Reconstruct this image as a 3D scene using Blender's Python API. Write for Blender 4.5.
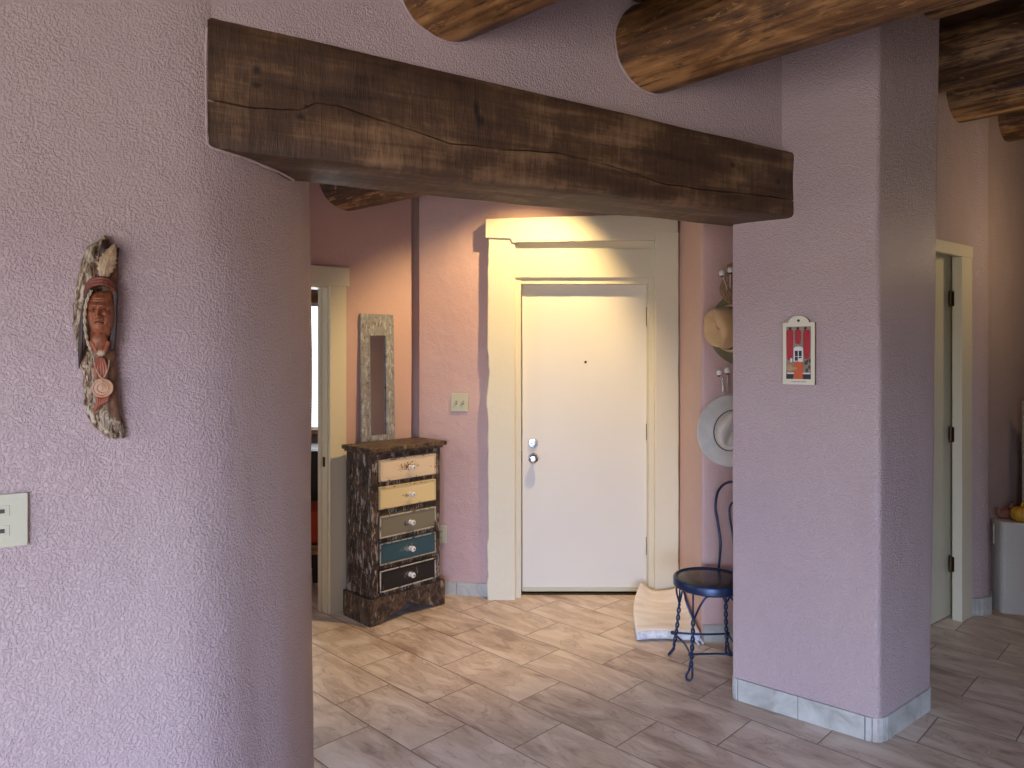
import bpy, bmesh, math, random
from mathutils import Vector, Matrix, noise
random.seed(7)
S = bpy.context.scene
for o in list(bpy.data.objects): bpy.data.objects.remove(o)
COL = S.collection
PI = math.pi

# ------------------------------------------------------------------ camera
F, HY, EYE = 710.0, 355.0, 1.6
cd = bpy.data.cameras.new('camera'); cam = bpy.data.objects.new('camera', cd); COL.objects.link(cam)
cam.location = (0, 0, EYE); cam.rotation_euler = (PI/2, 0, 0)
cd.sensor_width = 36; cd.lens = F/1024*36; cd.shift_y = -(384-HY)/1024; cd.clip_start = .05
S.camera = cam
# ------------------------------------------------------------------ world, light, exposure
w = bpy.data.worlds.new('world'); S.world = w; w.use_nodes = True
w.node_tree.nodes['Background'].inputs[0].default_value = (.80, .88, 1.0, 1)
w.node_tree.nodes['Background'].inputs[1].default_value = 2.2
S.view_settings.view_transform = 'Standard'; S.view_settings.look = 'None'
S.view_settings.exposure = -0.08; S.view_settings.gamma = 1.0; S.view_settings.use_curve_mapping = False

def light(name, kind, loc, target, power, color, **kw):
    ld = bpy.data.lights.new(name, kind); ld.energy = power; ld.color = color
    for k, v in kw.items(): setattr(ld, k, v)
    o = bpy.data.objects.new(name, ld); COL.objects.link(o); o.location = loc
    d = Vector(target)-Vector(loc); o.rotation_euler = d.to_track_quat('-Z', 'Y').to_euler()
    return o
# daylight through the big window behind the camera and the one on its left
light('window_daylight', 'AREA', (-.5, -2.7, 1.2), (.1, 2.2, 1.75), 60, (1.0, .91, .80), shape='RECTANGLE', size=2.3, size_y=1.5)
light('sky_outside', 'AREA', (-1.5, -12, 5.2), (0, 2, .3), 6800, (.39, .57, 1.0), shape='RECTANGLE', size=9, size_y=6)
light('side_window_daylight', 'AREA', (-3.1, -.9, 1.6), (1.2, 2.4, 1.0), 20, (.92, .90, 1.0), shape='RECTANGLE', size=1.2, size_y=1.2)
# warm ceiling spot in the entry hall, and the lamp glow of the room on the right
light('hall_spot', 'SPOT', (.42, 3.92, 2.92), (-.14, 4.66, 1.2), 165, (1.0, .71, .33), spot_size=math.radians(85), spot_blend=.62, shadow_soft_size=.035)
light('hall_daylight', 'AREA', (-2.3, 3.2, 1.5), (1.0, 3.9, .8), 16, (.86, .90, 1.0), shape='RECTANGLE', size=.9, size_y=1.4)
light('side_room_lamp', 'POINT', (3.45, 3.85, 2.3), (4, 3, 0), 11, (1.0, .74, .44), shadow_soft_size=.12)
light('bedroom_window_daylight', 'AREA', (-2.2, 6.9, 1.6), (-1.6, 4.8, .9), 30, (.9, .95, 1.0), shape='RECTANGLE', size=1.2, size_y=1.2)

# ------------------------------------------------------------------ materials
def srgb(r, g, b):
    f = lambda c: (c/255/12.92) if c/255 <= .04045 else ((c/255+.055)/1.055)**2.4
    return (f(r), f(g), f(b), 1)
class NT:
    def __init__(s, name):
        s.m = bpy.data.materials.new(name); s.m.use_nodes = True
        s.t = s.m.node_tree; s.b = s.t.nodes['Principled BSDF']
        s.tc = s.t.nodes.new('ShaderNodeTexCoord')
    def n(s, typ, **kw):
        x = s.t.nodes.new('ShaderNode'+typ)
        for k, v in kw.items(): setattr(x, k, v)
        return x
    def l(s, a, b): s.t.links.new(a, b); return b
    def set(s, sock, v):
        if isinstance(v, bpy.types.NodeSocket): s.t.links.new(v, sock)
        else: sock.default_value = v
    def math(s, op, a, b=None, c=None, clamp=False):
        x = s.n('Math', operation=op); x.use_clamp = clamp
        s.set(x.inputs[0], a)
        if b is not None: s.set(x.inputs[1], b)
        if c is not None: s.set(x.inputs[2], c)
        return x.outputs[0]
    def mapping(s, scale=(1, 1, 1), loc=(0, 0, 0), rot=(0, 0, 0), src=None):
        x = s.n('Mapping'); s.l(src or s.tc.outputs['Object'], x.inputs[0])
        s.set(x.inputs['Scale'], scale); s.set(x.inputs['Location'], loc); s.set(x.inputs['Rotation'], rot)
        return x.outputs[0]
    def noise(s, vec, scale, detail=3, rough=.55, dist=0.0):
        x = s.n('TexNoise'); s.l(vec, x.inputs['Vector'])
        x.inputs['Scale'].default_value = scale; x.inputs['Detail'].default_value = detail
        x.inputs['Roughness'].default_value = rough; x.inputs['Distortion'].default_value = dist
        return x.outputs[0]
    def ramp(s, fac, stops):
        x = s.n('ValToRGB'); s.l(fac, x.inputs[0]); e = x.color_ramp.elements
        while len(e) < len(stops): e.new(.5)
        for el, (p, c) in zip(e, stops): el.position = p; el.color = c if len(c) == 4 else (*c, 1)
        return x.outputs[0]
    def mix(s, fac, a, b, mode='MIX'):
        x = s.n('Mix', data_type='RGBA', blend_type=mode)
        s.set(x.inputs[0], fac); s.set(x.inputs[6], a); s.set(x.inputs[7], b); return x.outputs[2]
    def bump(s, h, strength=.3, dist=.01, prev=None):
        x = s.n('Bump'); s.set(x.inputs['Height'], h); x.inputs['Strength'].default_value = strength
        x.inputs['Distance'].default_value = dist
        if prev is not None: s.l(prev, x.inputs['Normal'])
        return x.outputs[0]
    def out(s, color=None, rough=None, normal=None, metal=None, **kw):
        if color is not None: s.set(s.b.inputs['Base Color'], color)
        if rough is not None: s.set(s.b.inputs['Roughness'], rough)
        if normal is not None: s.set(s.b.inputs['Normal'], normal)
        if metal is not None: s.set(s.b.inputs['Metallic'], metal)
        for k, v in kw.items(): s.set(s.b.inputs[k], v)
        return s.m
G4 = lambda v: (v, v, v, 1)

def mat_plaster(name, c1, c2, st=.55):
    t = NT(name); v = t.tc.outputs['Object']
    big = t.noise(v, 1.3, 3)
    col = t.mix(t.ramp(big, [(.3, G4(0)), (.7, G4(1))]), c1, c2)
    fine = t.noise(v, 150, 2, .6, .3); mid = t.noise(v, 62, 2, .5); low = t.noise(v, 6, 3)
    h = t.math('ADD', t.math('MULTIPLY', t.ramp(fine, [(.42, G4(0)), (.62, G4(1))]), .6), t.math('MULTIPLY', mid, .7))
    b = t.bump(h, st, .0045); b = t.bump(low, .35, .03, b)
    return t.out(col, .36, b)
M = {}
M['plaster'] = mat_plaster('mauve_plaster', srgb(200, 178, 172), srgb(192, 168, 168), .85)
M['plaster_hall'] = mat_plaster('pink_hall_plaster', srgb(208, 172, 160), srgb(202, 165, 158), .35)
M['plaster_white'] = mat_plaster('white_plaster', srgb(205, 200, 185), srgb(195, 190, 178), .4)

def mat_paint(name, c, rough=.45, wear=.0, wc=None, st=.15):
    t = NT(name); v = t.tc.outputs['Object']
    n1 = t.noise(v, 3.5, 4); col = t.mix(t.math('MULTIPLY', n1, .25), c, tuple(x*.82 for x in c[:3])+(1,))
    if wear:
        n2 = t.noise(v, 26, 6, .7); col = t.mix(t.ramp(n2, [(1-wear-.03, G4(0)), (1-wear, G4(1))]), col, wc)
    return t.out(col, rough, t.bump(t.noise(v, 30, 4), st, .004))
M['casing'] = mat_paint('cream_casing_paint', srgb(226, 216, 188), .5, .23, srgb(196, 176, 130), .5)
M['jamb'] = mat_paint('cream_jamb_paint', srgb(222, 212, 184), .45)
M['door'] = mat_paint('white_door_paint', srgb(226, 220, 206), .38, st=.06)
M['door_side'] = mat_paint('beige_door_paint', srgb(205, 196, 168), .45)
M['plate'] = mat_paint('almond_plastic', srgb(198, 194, 166), .35, st=0)
M['plate_dark'] = mat_paint('almond_plastic_slot', srgb(70, 60, 48), .5, st=0)
M['ivory'] = mat_paint('ivory_board', srgb(226, 218, 192), .5, st=.1)
M['white_ball'] = mat_paint('white_ceramic', srgb(235, 232, 225), .2, st=0)

def mat_metal(name, c, rough=.3):
    return NT(name).out(c, rough, None, 1.0)
M['chrome'] = mat_metal('satin_chrome', srgb(205, 208, 212), .22)
M['brass_dark'] = mat_metal('aged_bronze', srgb(70, 55, 38), .5)
t = NT('dark_blue_iron'); M['iron'] = t.out(t.mix(t.noise(t.tc.outputs['Object'], 40), srgb(34, 58, 96), srgb(34, 44, 66)), .33, t.bump(t.noise(t.tc.outputs['Object'], 90), .2, .002), .35)
t = NT('seat_vinyl'); M['seat_vinyl'] = t.out(srgb(44, 40, 38), .25, t.bump(t.noise(t.tc.outputs['Object'], 14), .2, .004))
t = NT('hook_wire'); M['wire'] = t.out(srgb(200, 190, 180), .35, None, .5)

def mat_log(name, c0, c1, c2, k=1.0, rough=.5):
    t = NT(name); o = t.n('ObjectInfo')
    add = t.n('VectorMath', operation='ADD'); t.l(t.tc.outputs['Object'], add.inputs[0])
    mul = t.n('VectorMath', operation='SCALE'); t.l(o.outputs['Random'], mul.inputs['Scale']); mul.inputs[0].default_value = (17, 9, 5); t.l(mul.outputs[0], add.inputs[1])
    v = add.outputs[0]
    g = t.noise(t.mapping((.9*k, 14*k, 14*k), src=v), 1.6, 6, .65, .6)
    g2 = t.noise(t.mapping((2.5*k, 60*k, 60*k), src=v), 1.5, 4, .6)
    blot = t.noise(t.mapping((1.6*k, 4*k, 4*k), src=v), 1.5, 5, .65, .8)
    col = t.ramp(t.math('ADD', t.math('MULTIPLY', g, .5), t.math('MULTIPLY', blot, .5)), [(.38, c0), (.5, c1), (.62, c2)])
    dk = t.noise(t.mapping((3*k, 34*k, 34*k), src=v), 1.7, 5, .7, .4); col = t.mix(t.ramp(dk, [(.36, G4(.8)), (.46, G4(0))]), col, tuple(x*.45 for x in c0[:3])+(1,))
    fl = t.noise(t.mapping((6*k, 22*k, 22*k), src=v), 1.7, 5, .75, .5)
    col = t.mix(t.ramp(fl, [(.58, G4(0)), (.66, G4(.8))]), col, c2)
    vo = t.n('TexVoronoi'); t.l(t.mapping((1.3*k, 4.2*k, 4.2*k), src=v), vo.inputs['Vector']); vo.inputs['Scale'].default_value = 1.3
    kn = t.ramp(vo.outputs['Distance'], [(.05, G4(1)), (.14, G4(0))])
    col = t.mix(kn, col, tuple(x*.35 for x in c0[:3])+(1,))
    h = t.math('ADD', t.math('MULTIPLY', g, .6), t.math('MULTIPLY', g2, .5))
    return t.out(col, rough, t.bump(h, .6, .012))
M['log'] = mat_log('amber_log_wood', srgb(50, 30, 17), srgb(116, 78, 40), srgb(178, 130, 78))
M['log_dark'] = mat_log('dark_log_wood', srgb(40, 26, 18), srgb(92, 63, 40), srgb(184, 142, 96))  # bark flake tone raised, painting in the lit streaks of the right-hand logs
# squared beam : rough sawn, arc saw marks
def mat_beam():
    t = NT('weathered_beam_wood'); v = t.tc.outputs['Object']
    g = t.noise(t.mapping((1.2, 16, 16)), 1.5, 6, .65, .5)
    saw = t.noise(t.mapping((34, 5, 5), rot=(0, .5, 0)), 1.4, 5, .7, .5)
    blot = t.noise(t.mapping((2.0, 3.5, 3.5)), 1.6, 5, .6, .4)
    f = t.math('ADD', t.math('ADD', t.math('MULTIPLY', g, .35), t.math('MULTIPLY', blot, .45)), t.math('MULTIPLY', saw, .2))
    col = t.ramp(f, [(.36, srgb(44, 30, 20)), (.5, srgb(86, 61, 41)), (.62, srgb(140, 108, 76))])
    def knot(col, x, z, rx, rz):
        s = t.n('SeparateXYZ'); t.l(v, s.inputs[0])
        d = t.math('SQRT', t.math('ADD', t.math('POWER', t.math('DIVIDE', t.math('SUBTRACT', s.outputs[0], x), rx), 2), t.math('POWER', t.math('DIVIDE', t.math('SUBTRACT', s.outputs[2], z), rz), 2)))
        d = t.math('ADD', d, t.math('MULTIPLY', t.noise(v, 30, 3), .5))
        return t.mix(t.ramp(d, [(.4, G4(.9)), (1.25, G4(0))]), col, srgb(26, 18, 14))
    for kx, kz, rx, rz in ((.13, .23, .022, .024), (.13, .185, .03, .016), (.255, .115, .026, .022), (.27, .15, .012, .008), (.83, .235, .02, .06), (.845, .20, .03, .04), (2.02, .205, .03, .02), (2.3, .17, .02, .03)):
        col = knot(col, kx, kz, rx, rz)
    h = t.math('ADD', t.math('MULTIPLY', saw, .8), t.math('MULTIPLY', g, .6))
    return t.out(col, .6, t.bump(h, .7, .008))
M['beam'] = mat_beam()

def mat_distress(name, paint, under, thr=.55, chips=None, sc=18, ct=.63):
    t = NT(name); v = t.tc.outputs['Object']
    wood = t.ramp(t.noise(t.mapping((30, 30, 3)), 2, 5, .6), [(.35, under), (.7, tuple(min(1, x*2.2) for x in under[:3])+(1,))])
    n1 = t.noise(v, sc, 8, .72, .3)
    col = t.mix(t.ramp(n1, [(thr-.02, G4(0)), (thr+.02, G4(1))]), paint, wood)
    if chips:
        n2 = t.noise(t.mapping((1, 1, .28), loc=(3, 1, 2)), sc*1.6, 8, .8, .5)
        col = t.mix(t.ramp(n2, [(ct, G4(0)), (ct+.05, G4(.85))]), col, chips)
    return t.out(col, .5, t.bump(n1, .5, .006))
UND = srgb(66, 46, 32)
M['dresser'] = mat_distress('distressed_dark_brown', srgb(40, 31, 27), srgb(62, 46, 34), .50, srgb(170, 160, 148), 20, .535)
M['dresser_base'] = mat_distress('distressed_brown_base', srgb(48, 37, 31), srgb(74, 57, 44), .5, srgb(160, 145, 124), 20, .55)
M['dresser_top'] = mat_distress('worn_dresser_top', srgb(44, 34, 28), srgb(78, 60, 44), .5, srgb(140, 122, 98), 18, .56)
M['drawer1'] = mat_distress('peach_cream_paint', srgb(232, 208, 172), srgb(120, 84, 50), .66, None, 22)
M['drawer2'] = mat_distress('butter_cream_paint', srgb(232, 208, 152), srgb(150, 110, 66), .69, None, 22)
M['drawer3'] = mat_distress('olive_grey_paint', srgb(128, 120, 98), srgb(92, 80, 60), .68, srgb(186, 176, 156), 20, .62)
M['drawer4'] = mat_distress('teal_paint', srgb(52, 84, 92), srgb(96, 80, 58), .66, srgb(150, 156, 148), 20, .63)
M['drawer5'] = mat_distress('black_paint', srgb(28, 26, 26), srgb(50, 42, 36), .66, srgb(170, 162, 150), 20, .62)
for i, (a, b) in enumerate((((206, 184, 150), .56), ((214, 190, 140), .58), ((196, 186, 162), .55), ((170, 160, 136), .55), ((196, 186, 168), .55))):
    M['edge%d' % (i+1)] = mat_distress('worn_drawer_edge_%s' % 'abcde'[i], srgb(*a), UND, b, None, 26)
def mat_stencil(name, base, cx, cz, rx, rz, mark, thr):
    m2 = M[base].copy(); m2.name = name; nt = m2.node_tree; N = nt.nodes; Lk = nt.links; bs = N['Principled BSDF']
    def nd(ty, **k):
        x = N.new('ShaderNode'+ty)
        for a_, v_ in k.items(): setattr(x, a_, v_)
        return x
    tc = nd('TexCoord'); mp = nd('Mapping'); Lk.new(tc.outputs['Object'], mp.inputs[0])
    mp.inputs['Location'].default_value = (-cx/rx, 0, -cz/rz); mp.inputs['Scale'].default_value = (1/rx, 0, 1/rz)
    ln = nd('VectorMath', operation='LENGTH'); Lk.new(mp.outputs[0], ln.inputs[0])
    no = nd('TexNoise'); Lk.new(tc.outputs['Object'], no.inputs['Vector']); no.inputs['Scale'].default_value = 75; no.inputs['Detail'].default_value = 6; no.inputs['Roughness'].default_value = .75
    a = nd('Math', operation='MULTIPLY_ADD'); Lk.new(ln.outputs['Value'], a.inputs[0]); a.inputs[1].default_value = -.16; Lk.new(no.outputs[0], a.inputs[2])
    r = nd('ValToRGB'); Lk.new(a.outputs[0], r.inputs[0]); r.color_ramp.elements[0].position = thr; r.color_ramp.elements[1].position = thr+.03
    mx = nd('Mix', data_type='RGBA'); old = bs.inputs['Base Color'].links[0].from_socket
    Lk.new(r.outputs[0], mx.inputs[0]); Lk.new(old, mx.inputs[6]); mx.inputs[7].default_value = mark; Lk.new(mx.outputs[2], bs.inputs['Base Color'])
    M[name] = m2
mat_stencil('panel1', 'drawer1', .285, .915, .075, .028, srgb(120, 78, 48), .40)
mat_stencil('panel2', 'drawer2', .27, .735, .03, .02, srgb(150, 116, 70), .42)
mat_stencil('panel3', 'drawer3', .27, .56, .03, .02, srgb(70, 62, 50), .42)
mat_stencil('panel4', 'drawer4', .285, .41, .06, .024, srgb(150, 150, 138), .42)
mat_stencil('panel5', 'drawer5', .285, .25, .05, .03, srgb(110, 100, 90), .42)
M['mirror_frame'] = mat_distress('grey_washed_frame', srgb(140, 138, 136), srgb(92, 82, 76), .56, srgb(190, 190, 188), 34, .52)
M['mirror'] = NT('mirror_glass').out(srgb(225, 225, 228), .04, None, 1.0)
M['wood_pale'] = mat_log('pale_bed_wood', srgb(120, 90, 55), srgb(160, 122, 78), srgb(190, 150, 100))
M['wood_black'] = mat_paint('near_black_wood', srgb(28, 22, 20), .5)
M['red_cloth'] = mat_paint('red_orange_cloth', srgb(176, 62, 34), .85, st=.5)
M['blind'] = mat_paint('white_blind', srgb(230, 236, 240), .5, st=0)

def mat_base_tile():
    t = NT('pale_stone_base_tile'); v = t.tc.outputs['Object']
    n = t.noise(t.mapping((1, 1, 1)), 9, 5, .6, .8)
    col = t.ramp(n, [(.3, srgb(158, 154, 142)), (.5, srgb(182, 180, 170)), (.7, srgb(200, 198, 188))])
    return t.out(col, .35, t.bump(n, .1, .003))
M['base_tile'] = mat_base_tile(); M['base_grout'] = mat_paint('base_grout', srgb(120, 116, 106), .8, st=0)

def mat_floor():
    t = NT('stone_plank_tile'); sep = t.n('SeparateXYZ'); t.l(t.tc.outputs['Object'], sep.inputs[0])
    x, y = sep.outputs[0], sep.outputs[1]
    # grid vectors: AX along a tile's length, BX across; inverse of the 2x2 matrix
    AX, BX, OX = (.3948, -.3753), (-.2118, -.2062), (.0920, 4.4313); L, W = .545, .292
    det = AX[0]*BX[1]-BX[0]*AX[1]
    dx = t.math('SUBTRACT', x, OX[0]); dy = t.math('SUBTRACT', y, OX[1])
    a = t.math('ADD', t.math('MULTIPLY', dx, BX[1]/det), t.math('MULTIPLY', dy, -BX[0]/det))
    b = t.math('ADD', t.math('MULTIPLY', dx, -AX[1]/det), t.math('MULTIPLY', dy, AX[0]/det))
    row = t.math('FLOOR', b)
    u = t.math('SUBTRACT', a, t.math('MULTIPLY', t.math('ADD', row, 1.0), .482))
    cell = t.math('FLOOR', u)
    fu = t.math('SUBTRACT', u, cell); fv = t.math('SUBTRACT', b, row)
    du = t.math('MULTIPLY', t.math('MINIMUM', fu, t.math('SUBTRACT', 1.0, fu)), L)
    dv = t.math('MULTIPLY', t.math('MINIMUM', fv, t.math('SUBTRACT', 1.0, fv)), W)
    d = t.math('MINIMUM', du, dv)
    cmb = t.n('CombineXYZ'); t.l(row, cmb.inputs[0]); t.l(cell, cmb.inputs[1])
    wn = t.n('TexWhiteNoise', noise_dimensions='2D'); t.l(cmb.outputs[0], wn.inputs['Vector'])
    rnd = wn.outputs['Value']
    loc = t.n('CombineXYZ')
    t.l(t.math('ADD', t.math('MULTIPLY', fu, L), t.math('MULTIPLY', rnd, 37.0)), loc.inputs[0])
    t.l(t.math('ADD', t.math('MULTIPLY', fv, W), t.math('MULTIPLY', wn.outputs['Color'], 11.0)), loc.inputs[1])
    t.l(rnd, loc.inputs[2])
    v1 = t.noise(t.mapping((2.0, 5.2, 1), rot=(0, 0, .3), src=loc.outputs[0]), 1.3, 4, .5, 1.1)
    v2 = t.noise(t.mapping((5, 22, 1), rot=(0, 0, .25), src=loc.outputs[0]), 1.4, 4, .6, 1.5)
    f = t.math('ADD', t.math('MULTIPLY', v1, .72), t.math('MULTIPLY', v2, .28))
    f = t.math('ADD', f, t.math('MULTIPLY', t.math('SUBTRACT', rnd, .5), .07))
    col = t.ramp(f, [(.35, srgb(164, 138, 120)), (.43, srgb(194, 170, 150)), (.52, srgb(210, 188, 168)), (.64, srgb(226, 208, 190))])
    ln = t.ramp(t.math('ABSOLUTE', t.math('SUBTRACT', v1, .5)), [(.0, G4(.45)), (.012, G4(0))])
    col = t.mix(ln, col, srgb(140, 120, 104))
    g = t.ramp(d, [(.0018, G4(1)), (.0034, G4(0))])
    col = t.mix(g, col, srgb(76, 64, 56))
    h = t.math('ADD', t.ramp(d, [(.001, G4(0)), (.005, G4(1))]), t.math('MULTIPLY', v2, .25))
    return t.out(col, t.math('ADD', .30, t.math('MULTIPLY', v2, .2)), t.bump(h, .35, .003))
M['floor'] = mat_floor()

# ------------------------------------------------------------------ mesh helpers
def link(name, me, mat, parent=None, smooth=False):
    o = bpy.data.objects.new(name, me); COL.objects.link(o)
    if mat: me.materials.append(M[mat] if isinstance(mat, str) else mat)
    if parent: o.parent = parent
    if smooth: me.polygons.foreach_set('use_smooth', [True]*len(me.polygons))
    return o
def tag(o, label=None, cat=None, group=None, kind=None):
    if label: o['label'] = label
    if cat: o['category'] = cat
    if group: o['group'] = group
    if kind: o['kind'] = kind
    return o
def empty(name, loc=(0, 0, 0), rz=0, rot=None):
    o = bpy.data.objects.new(name, None); COL.objects.link(o); o.location = loc
    o.rotation_euler = rot or (0, 0, rz); o.empty_display_size = .05
    return o
class MB:
    def __init__(s): s.bm = bmesh.new()
    def box(s, lo, hi, mtx=None, bevel=0, seg=2):
        r = bmesh.ops.create_cube(s.bm, size=1)['verts']
        lo, hi = Vector(lo), Vector(hi); c = (lo+hi)/2; d = hi-lo
        for v in r: v.co = Vector((v.co.x*d.x, v.co.y*d.y, v.co.z*d.z))+c
        if bevel:
            es = list({e for v in r for e in v.link_edges})
            rr = bmesh.ops.bevel(s.bm, geom=es, offset=bevel, segments=seg, affect='EDGES', profile=.6)
            r = list({v for f in rr['faces'] for v in f.verts} | {v for v in r if v.is_valid})
        if mtx: bmesh.ops.transform(s.bm, matrix=mtx, verts=r)
        return s
    def tube(s, pts, rad, n=10, cap=True, closed=False):
        pts = [Vector(p) for p in pts]; N = len(pts)
        rad = rad if hasattr(rad, '__len__') else [rad]*N
        rings = []; prev = None
        for i, p in enumerate(pts):
            if closed: d = pts[(i+1) % N]-pts[i-1]
            else: d = pts[min(i+1, N-1)]-pts[max(i-1, 0)]
            d.normalize()
            if prev is None:
                a = Vector((0, 0, 1)) if abs(d.z) < .9 else Vector((1, 0, 0)); x = d.cross(a).normalized()
            else:
                x = (prev-d*prev.dot(d))
                x = x.normalized() if x.length > 1e-6 else d.orthogonal().normalized()
            prev = x; y = d.cross(x)
            rings.append([s.bm.verts.new(p+(x*math.cos(2*PI*k/n)+y*math.sin(2*PI*k/n))*rad[i]) for k in range(n)])
        for i in range(N if closed else N-1):
            A, B = rings[i], rings[(i+1) % N]
            for k in range(n): s.bm.faces.new((A[k], A[(k+1) % n], B[(k+1) % n], B[k]))
        if cap and not closed: s.bm.faces.new(rings[0][::-1]); s.bm.faces.new(rings[-1])
        return s
    def lathe(s, prof, n=24, mtx=None, sx=1, sy=1, fn=None):
        rings = []
        for r, z in prof:
            ring = []
            for k in range(n):
                a = 2*PI*k/n; co = Vector((r*math.cos(a)*sx, r*math.sin(a)*sy, z))
                if fn: co = fn(co, a, r, z)
                ring.append(s.bm.verts.new(mtx @ co if mtx else co))
            rings.append(ring)
        for A, B in zip(rings, rings[1:]):
            for k in range(n): s.bm.faces.new((A[k], A[(k+1) % n], B[(k+1) % n], B[k]))
        s.bm.faces.new(rings[0][::-1]); s.bm.faces.new(rings[-1])
        return s
    def ball(s, c, r, sc=(1, 1, 1), n=14):
        rr = bmesh.ops.create_uvsphere(s.bm, u_segments=n, v_segments=max(6, n//2+2), radius=r)['verts']
        for v in rr: v.co = Vector((v.co.x*sc[0], v.co.y*sc[1], v.co.z*sc[2]))+Vector(c)
        return s
    def prism(s, poly, lo, hi, ax='z', bevel=0):
        f = {'z': lambda u, v, w: (u, v, w), 'y': lambda u, v, w: (u, w, v), 'x': lambda u, v, w: (w, u, v)}[ax]
        A = [s.bm.verts.new(f(u, v, lo)) for u, v in poly]; B = [s.bm.verts.new(f(u, v, hi)) for u, v in poly]
        n = len(poly)
        fs = [s.bm.faces.new(A[::-1]), s.bm.faces.new(B)]
        for k in range(n): fs.append(s.bm.faces.new((A[k], A[(k+1) % n], B[(k+1) % n], B[k])))
        if bevel:
            es = [e for e in {e for ff in fs[:2] for e in ff.edges}]
            bmesh.ops.bevel(s.bm, geom=es, offset=bevel, segments=2, affect='EDGES', profile=.6)
        return s
    def grid(s, nu, nv, fn, thick=None):
        P = [[s.bm.verts.new(fn(i/(nu-1), j/(nv-1))) for j in range(nv)] for i in range(nu)]
        for i in range(nu-1):
            for j in range(nv-1): s.bm.faces.new((P[i][j], P[i+1][j], P[i+1][j+1], P[i][j+1]))
        return P
    def build(s, name, mat, parent=None, smooth=False, angle=None, solid=None, xf=None):
        bm = s.bm
        if xf is not None: bmesh.ops.transform(bm, matrix=xf, verts=bm.verts)
        bmesh.ops.recalc_face_normals(bm, faces=bm.faces)
        me = bpy.data.meshes.new(name); bm.to_mesh(me); bm.free()
        o = link(name, me, mat, parent, smooth or angle is not None)
        if angle is not None:
            me.polygons.foreach_set('use_smooth', [True]*len(me.polygons))
            me.set_sharp_from_angle(angle=math.radians(angle))
        if solid:
            m = o.modifiers.new('thickness', 'SOLIDIFY'); m.thickness = solid; m.offset = 0
        return o
def nz(p, s, seed=0): return noise.noise(Vector((p[0]*s+seed, p[1]*s-seed*.7, p[2]*s+seed*.3)))

def fillet(poly, radii, seg=6):
    out = []; n = len(poly)
    for i in range(n):
        p = Vector(poly[i]); a = Vector(poly[i-1]); b = Vector(poly[(i+1) % n]); r = radii[i] if hasattr(radii, '__len__') else radii
        if r <= 0: out.append(p); continue
        u = (a-p); v = (b-p); r1 = min(r, u.length*.45); r2 = min(r, v.length*.45)
        s0 = p+u.normalized()*r1; s1 = p+v.normalized()*r2
        for k in range(seg+1):
            q = k/seg; out.append(s0*(1-q)**2+p*2*q*(1-q)+s1*q*q)
    return out
def resample(poly, step):
    out = []; n = len(poly)
    for i in range(n):
        a = Vector(poly[i]); b = Vector(poly[(i+1) % n]); m = max(1, int((b-a).length/step))
        for k in range(m): out.append(a+(b-a)*k/m)
    return out
def adobe(mb, poly, z0, z1, step=.09, amp=.010, taper=None, round_bottom=0):
    """hand-plastered solid: plan polygon extruded with soft waviness"""
    P = resample(poly, step); nzv = max(2, int((z1-z0)/.12)+1)
    cen = sum((Vector(p) for p in P), Vector((0, 0)))/len(P); rings = []
    for j in range(nzv):
        z = z0+(z1-z0)*j/(nzv-1); ring = []
        for p in P:
            q = Vector((p[0], p[1], z))
            q.x += amp*(nz(q, .9, 3)+.5*nz(q, 2.6, 5)); q.y += amp*(nz(q, .9, 11)+.5*nz(q, 2.6, 17))
            if taper: q = taper(q)
            ring.append(mb.bm.verts.new(q))
        rings.append(ring)
    n = len(P)
    for A, B in zip(rings, rings[1:]):
        for k in range(n): mb.bm.faces.new((A[k], A[(k+1) % n], B[(k+1) % n], B[k]))
    mb.bm.faces.new(rings[0][::-1]); mb.bm.faces.new(rings[-1])
def struct(o): return tag(o, kind='structure')
def V2(*a): return Vector(a)

# ------------------------------------------------------------------ floor and ceiling
m = MB(); m.box((-3.4, -3.0, -.12), (6.2, 8.0, 0)); struct(m.build('floor', 'floor'))
# sloping ceiling: breaks run across the vigas
def ceil_z(x, y):
    p = (x+y)/math.sqrt(2)
    return 3.0+max(0, min(p-2.4, 1.3))*.235
m = MB()
m.grid(50, 56, lambda u, v: (-3.4+9.6*u, -3+11*v, ceil_z(-3.4+9.6*u, -3+11*v)))
t = NT('dark_ceiling_boards'); v = t.mapping((1, 1, 1), rot=(0, 0, PI/4))
g = t.noise(t.mapping((1, 12, 1), rot=(0, 0, PI/4)), 2, 5); wv = t.n('TexWave', wave_type='BANDS', bands_direction='Y'); t.l(v, wv.inputs[0]); wv.inputs['Scale'].default_value = 2.2; wv.inputs['Distortion'].default_value = 0
M['ceiling'] = t.out(t.ramp(g, [(.3, srgb(40, 26, 17)), (.7, srgb(84, 56, 34))]), .6, t.bump(t.ramp(wv.outputs[1], [(.0, G4(0)), (.08, G4(1))]), .6, .01))
struct(m.build('ceiling', 'ceiling', solid=.06))

# ------------------------------------------------------------------ walls
UD = V2(.866, .5)
FL = V2(-.84, 1.96)                                  # where the beam's face meets the left wall
poly = [FL-UD*2.4+V2(.004,-.007), V2(-.963, 1.889), V2(-.895, 1.930), V2(-.850, 1.968), V2(-.803, 2.04), V2(-.779, 2.13), V2(-.748, 2.26),
        V2(-.733, 2.40), V2(-.733, 2.55), V2(-.755, 2.66), V2(-.82, 2.73), V2(-.9, 2.70), V2(-2.86, 1.57)]
def tap(q):
    k = (q.z-1.6)
    if q.y > 2.2: q.x -= .008*k
    return q
m = MB(); adobe(m, poly, 0, 3.2, .06, .008, tap); struct(m.build('wall_left', 'plaster', angle=50))
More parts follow.
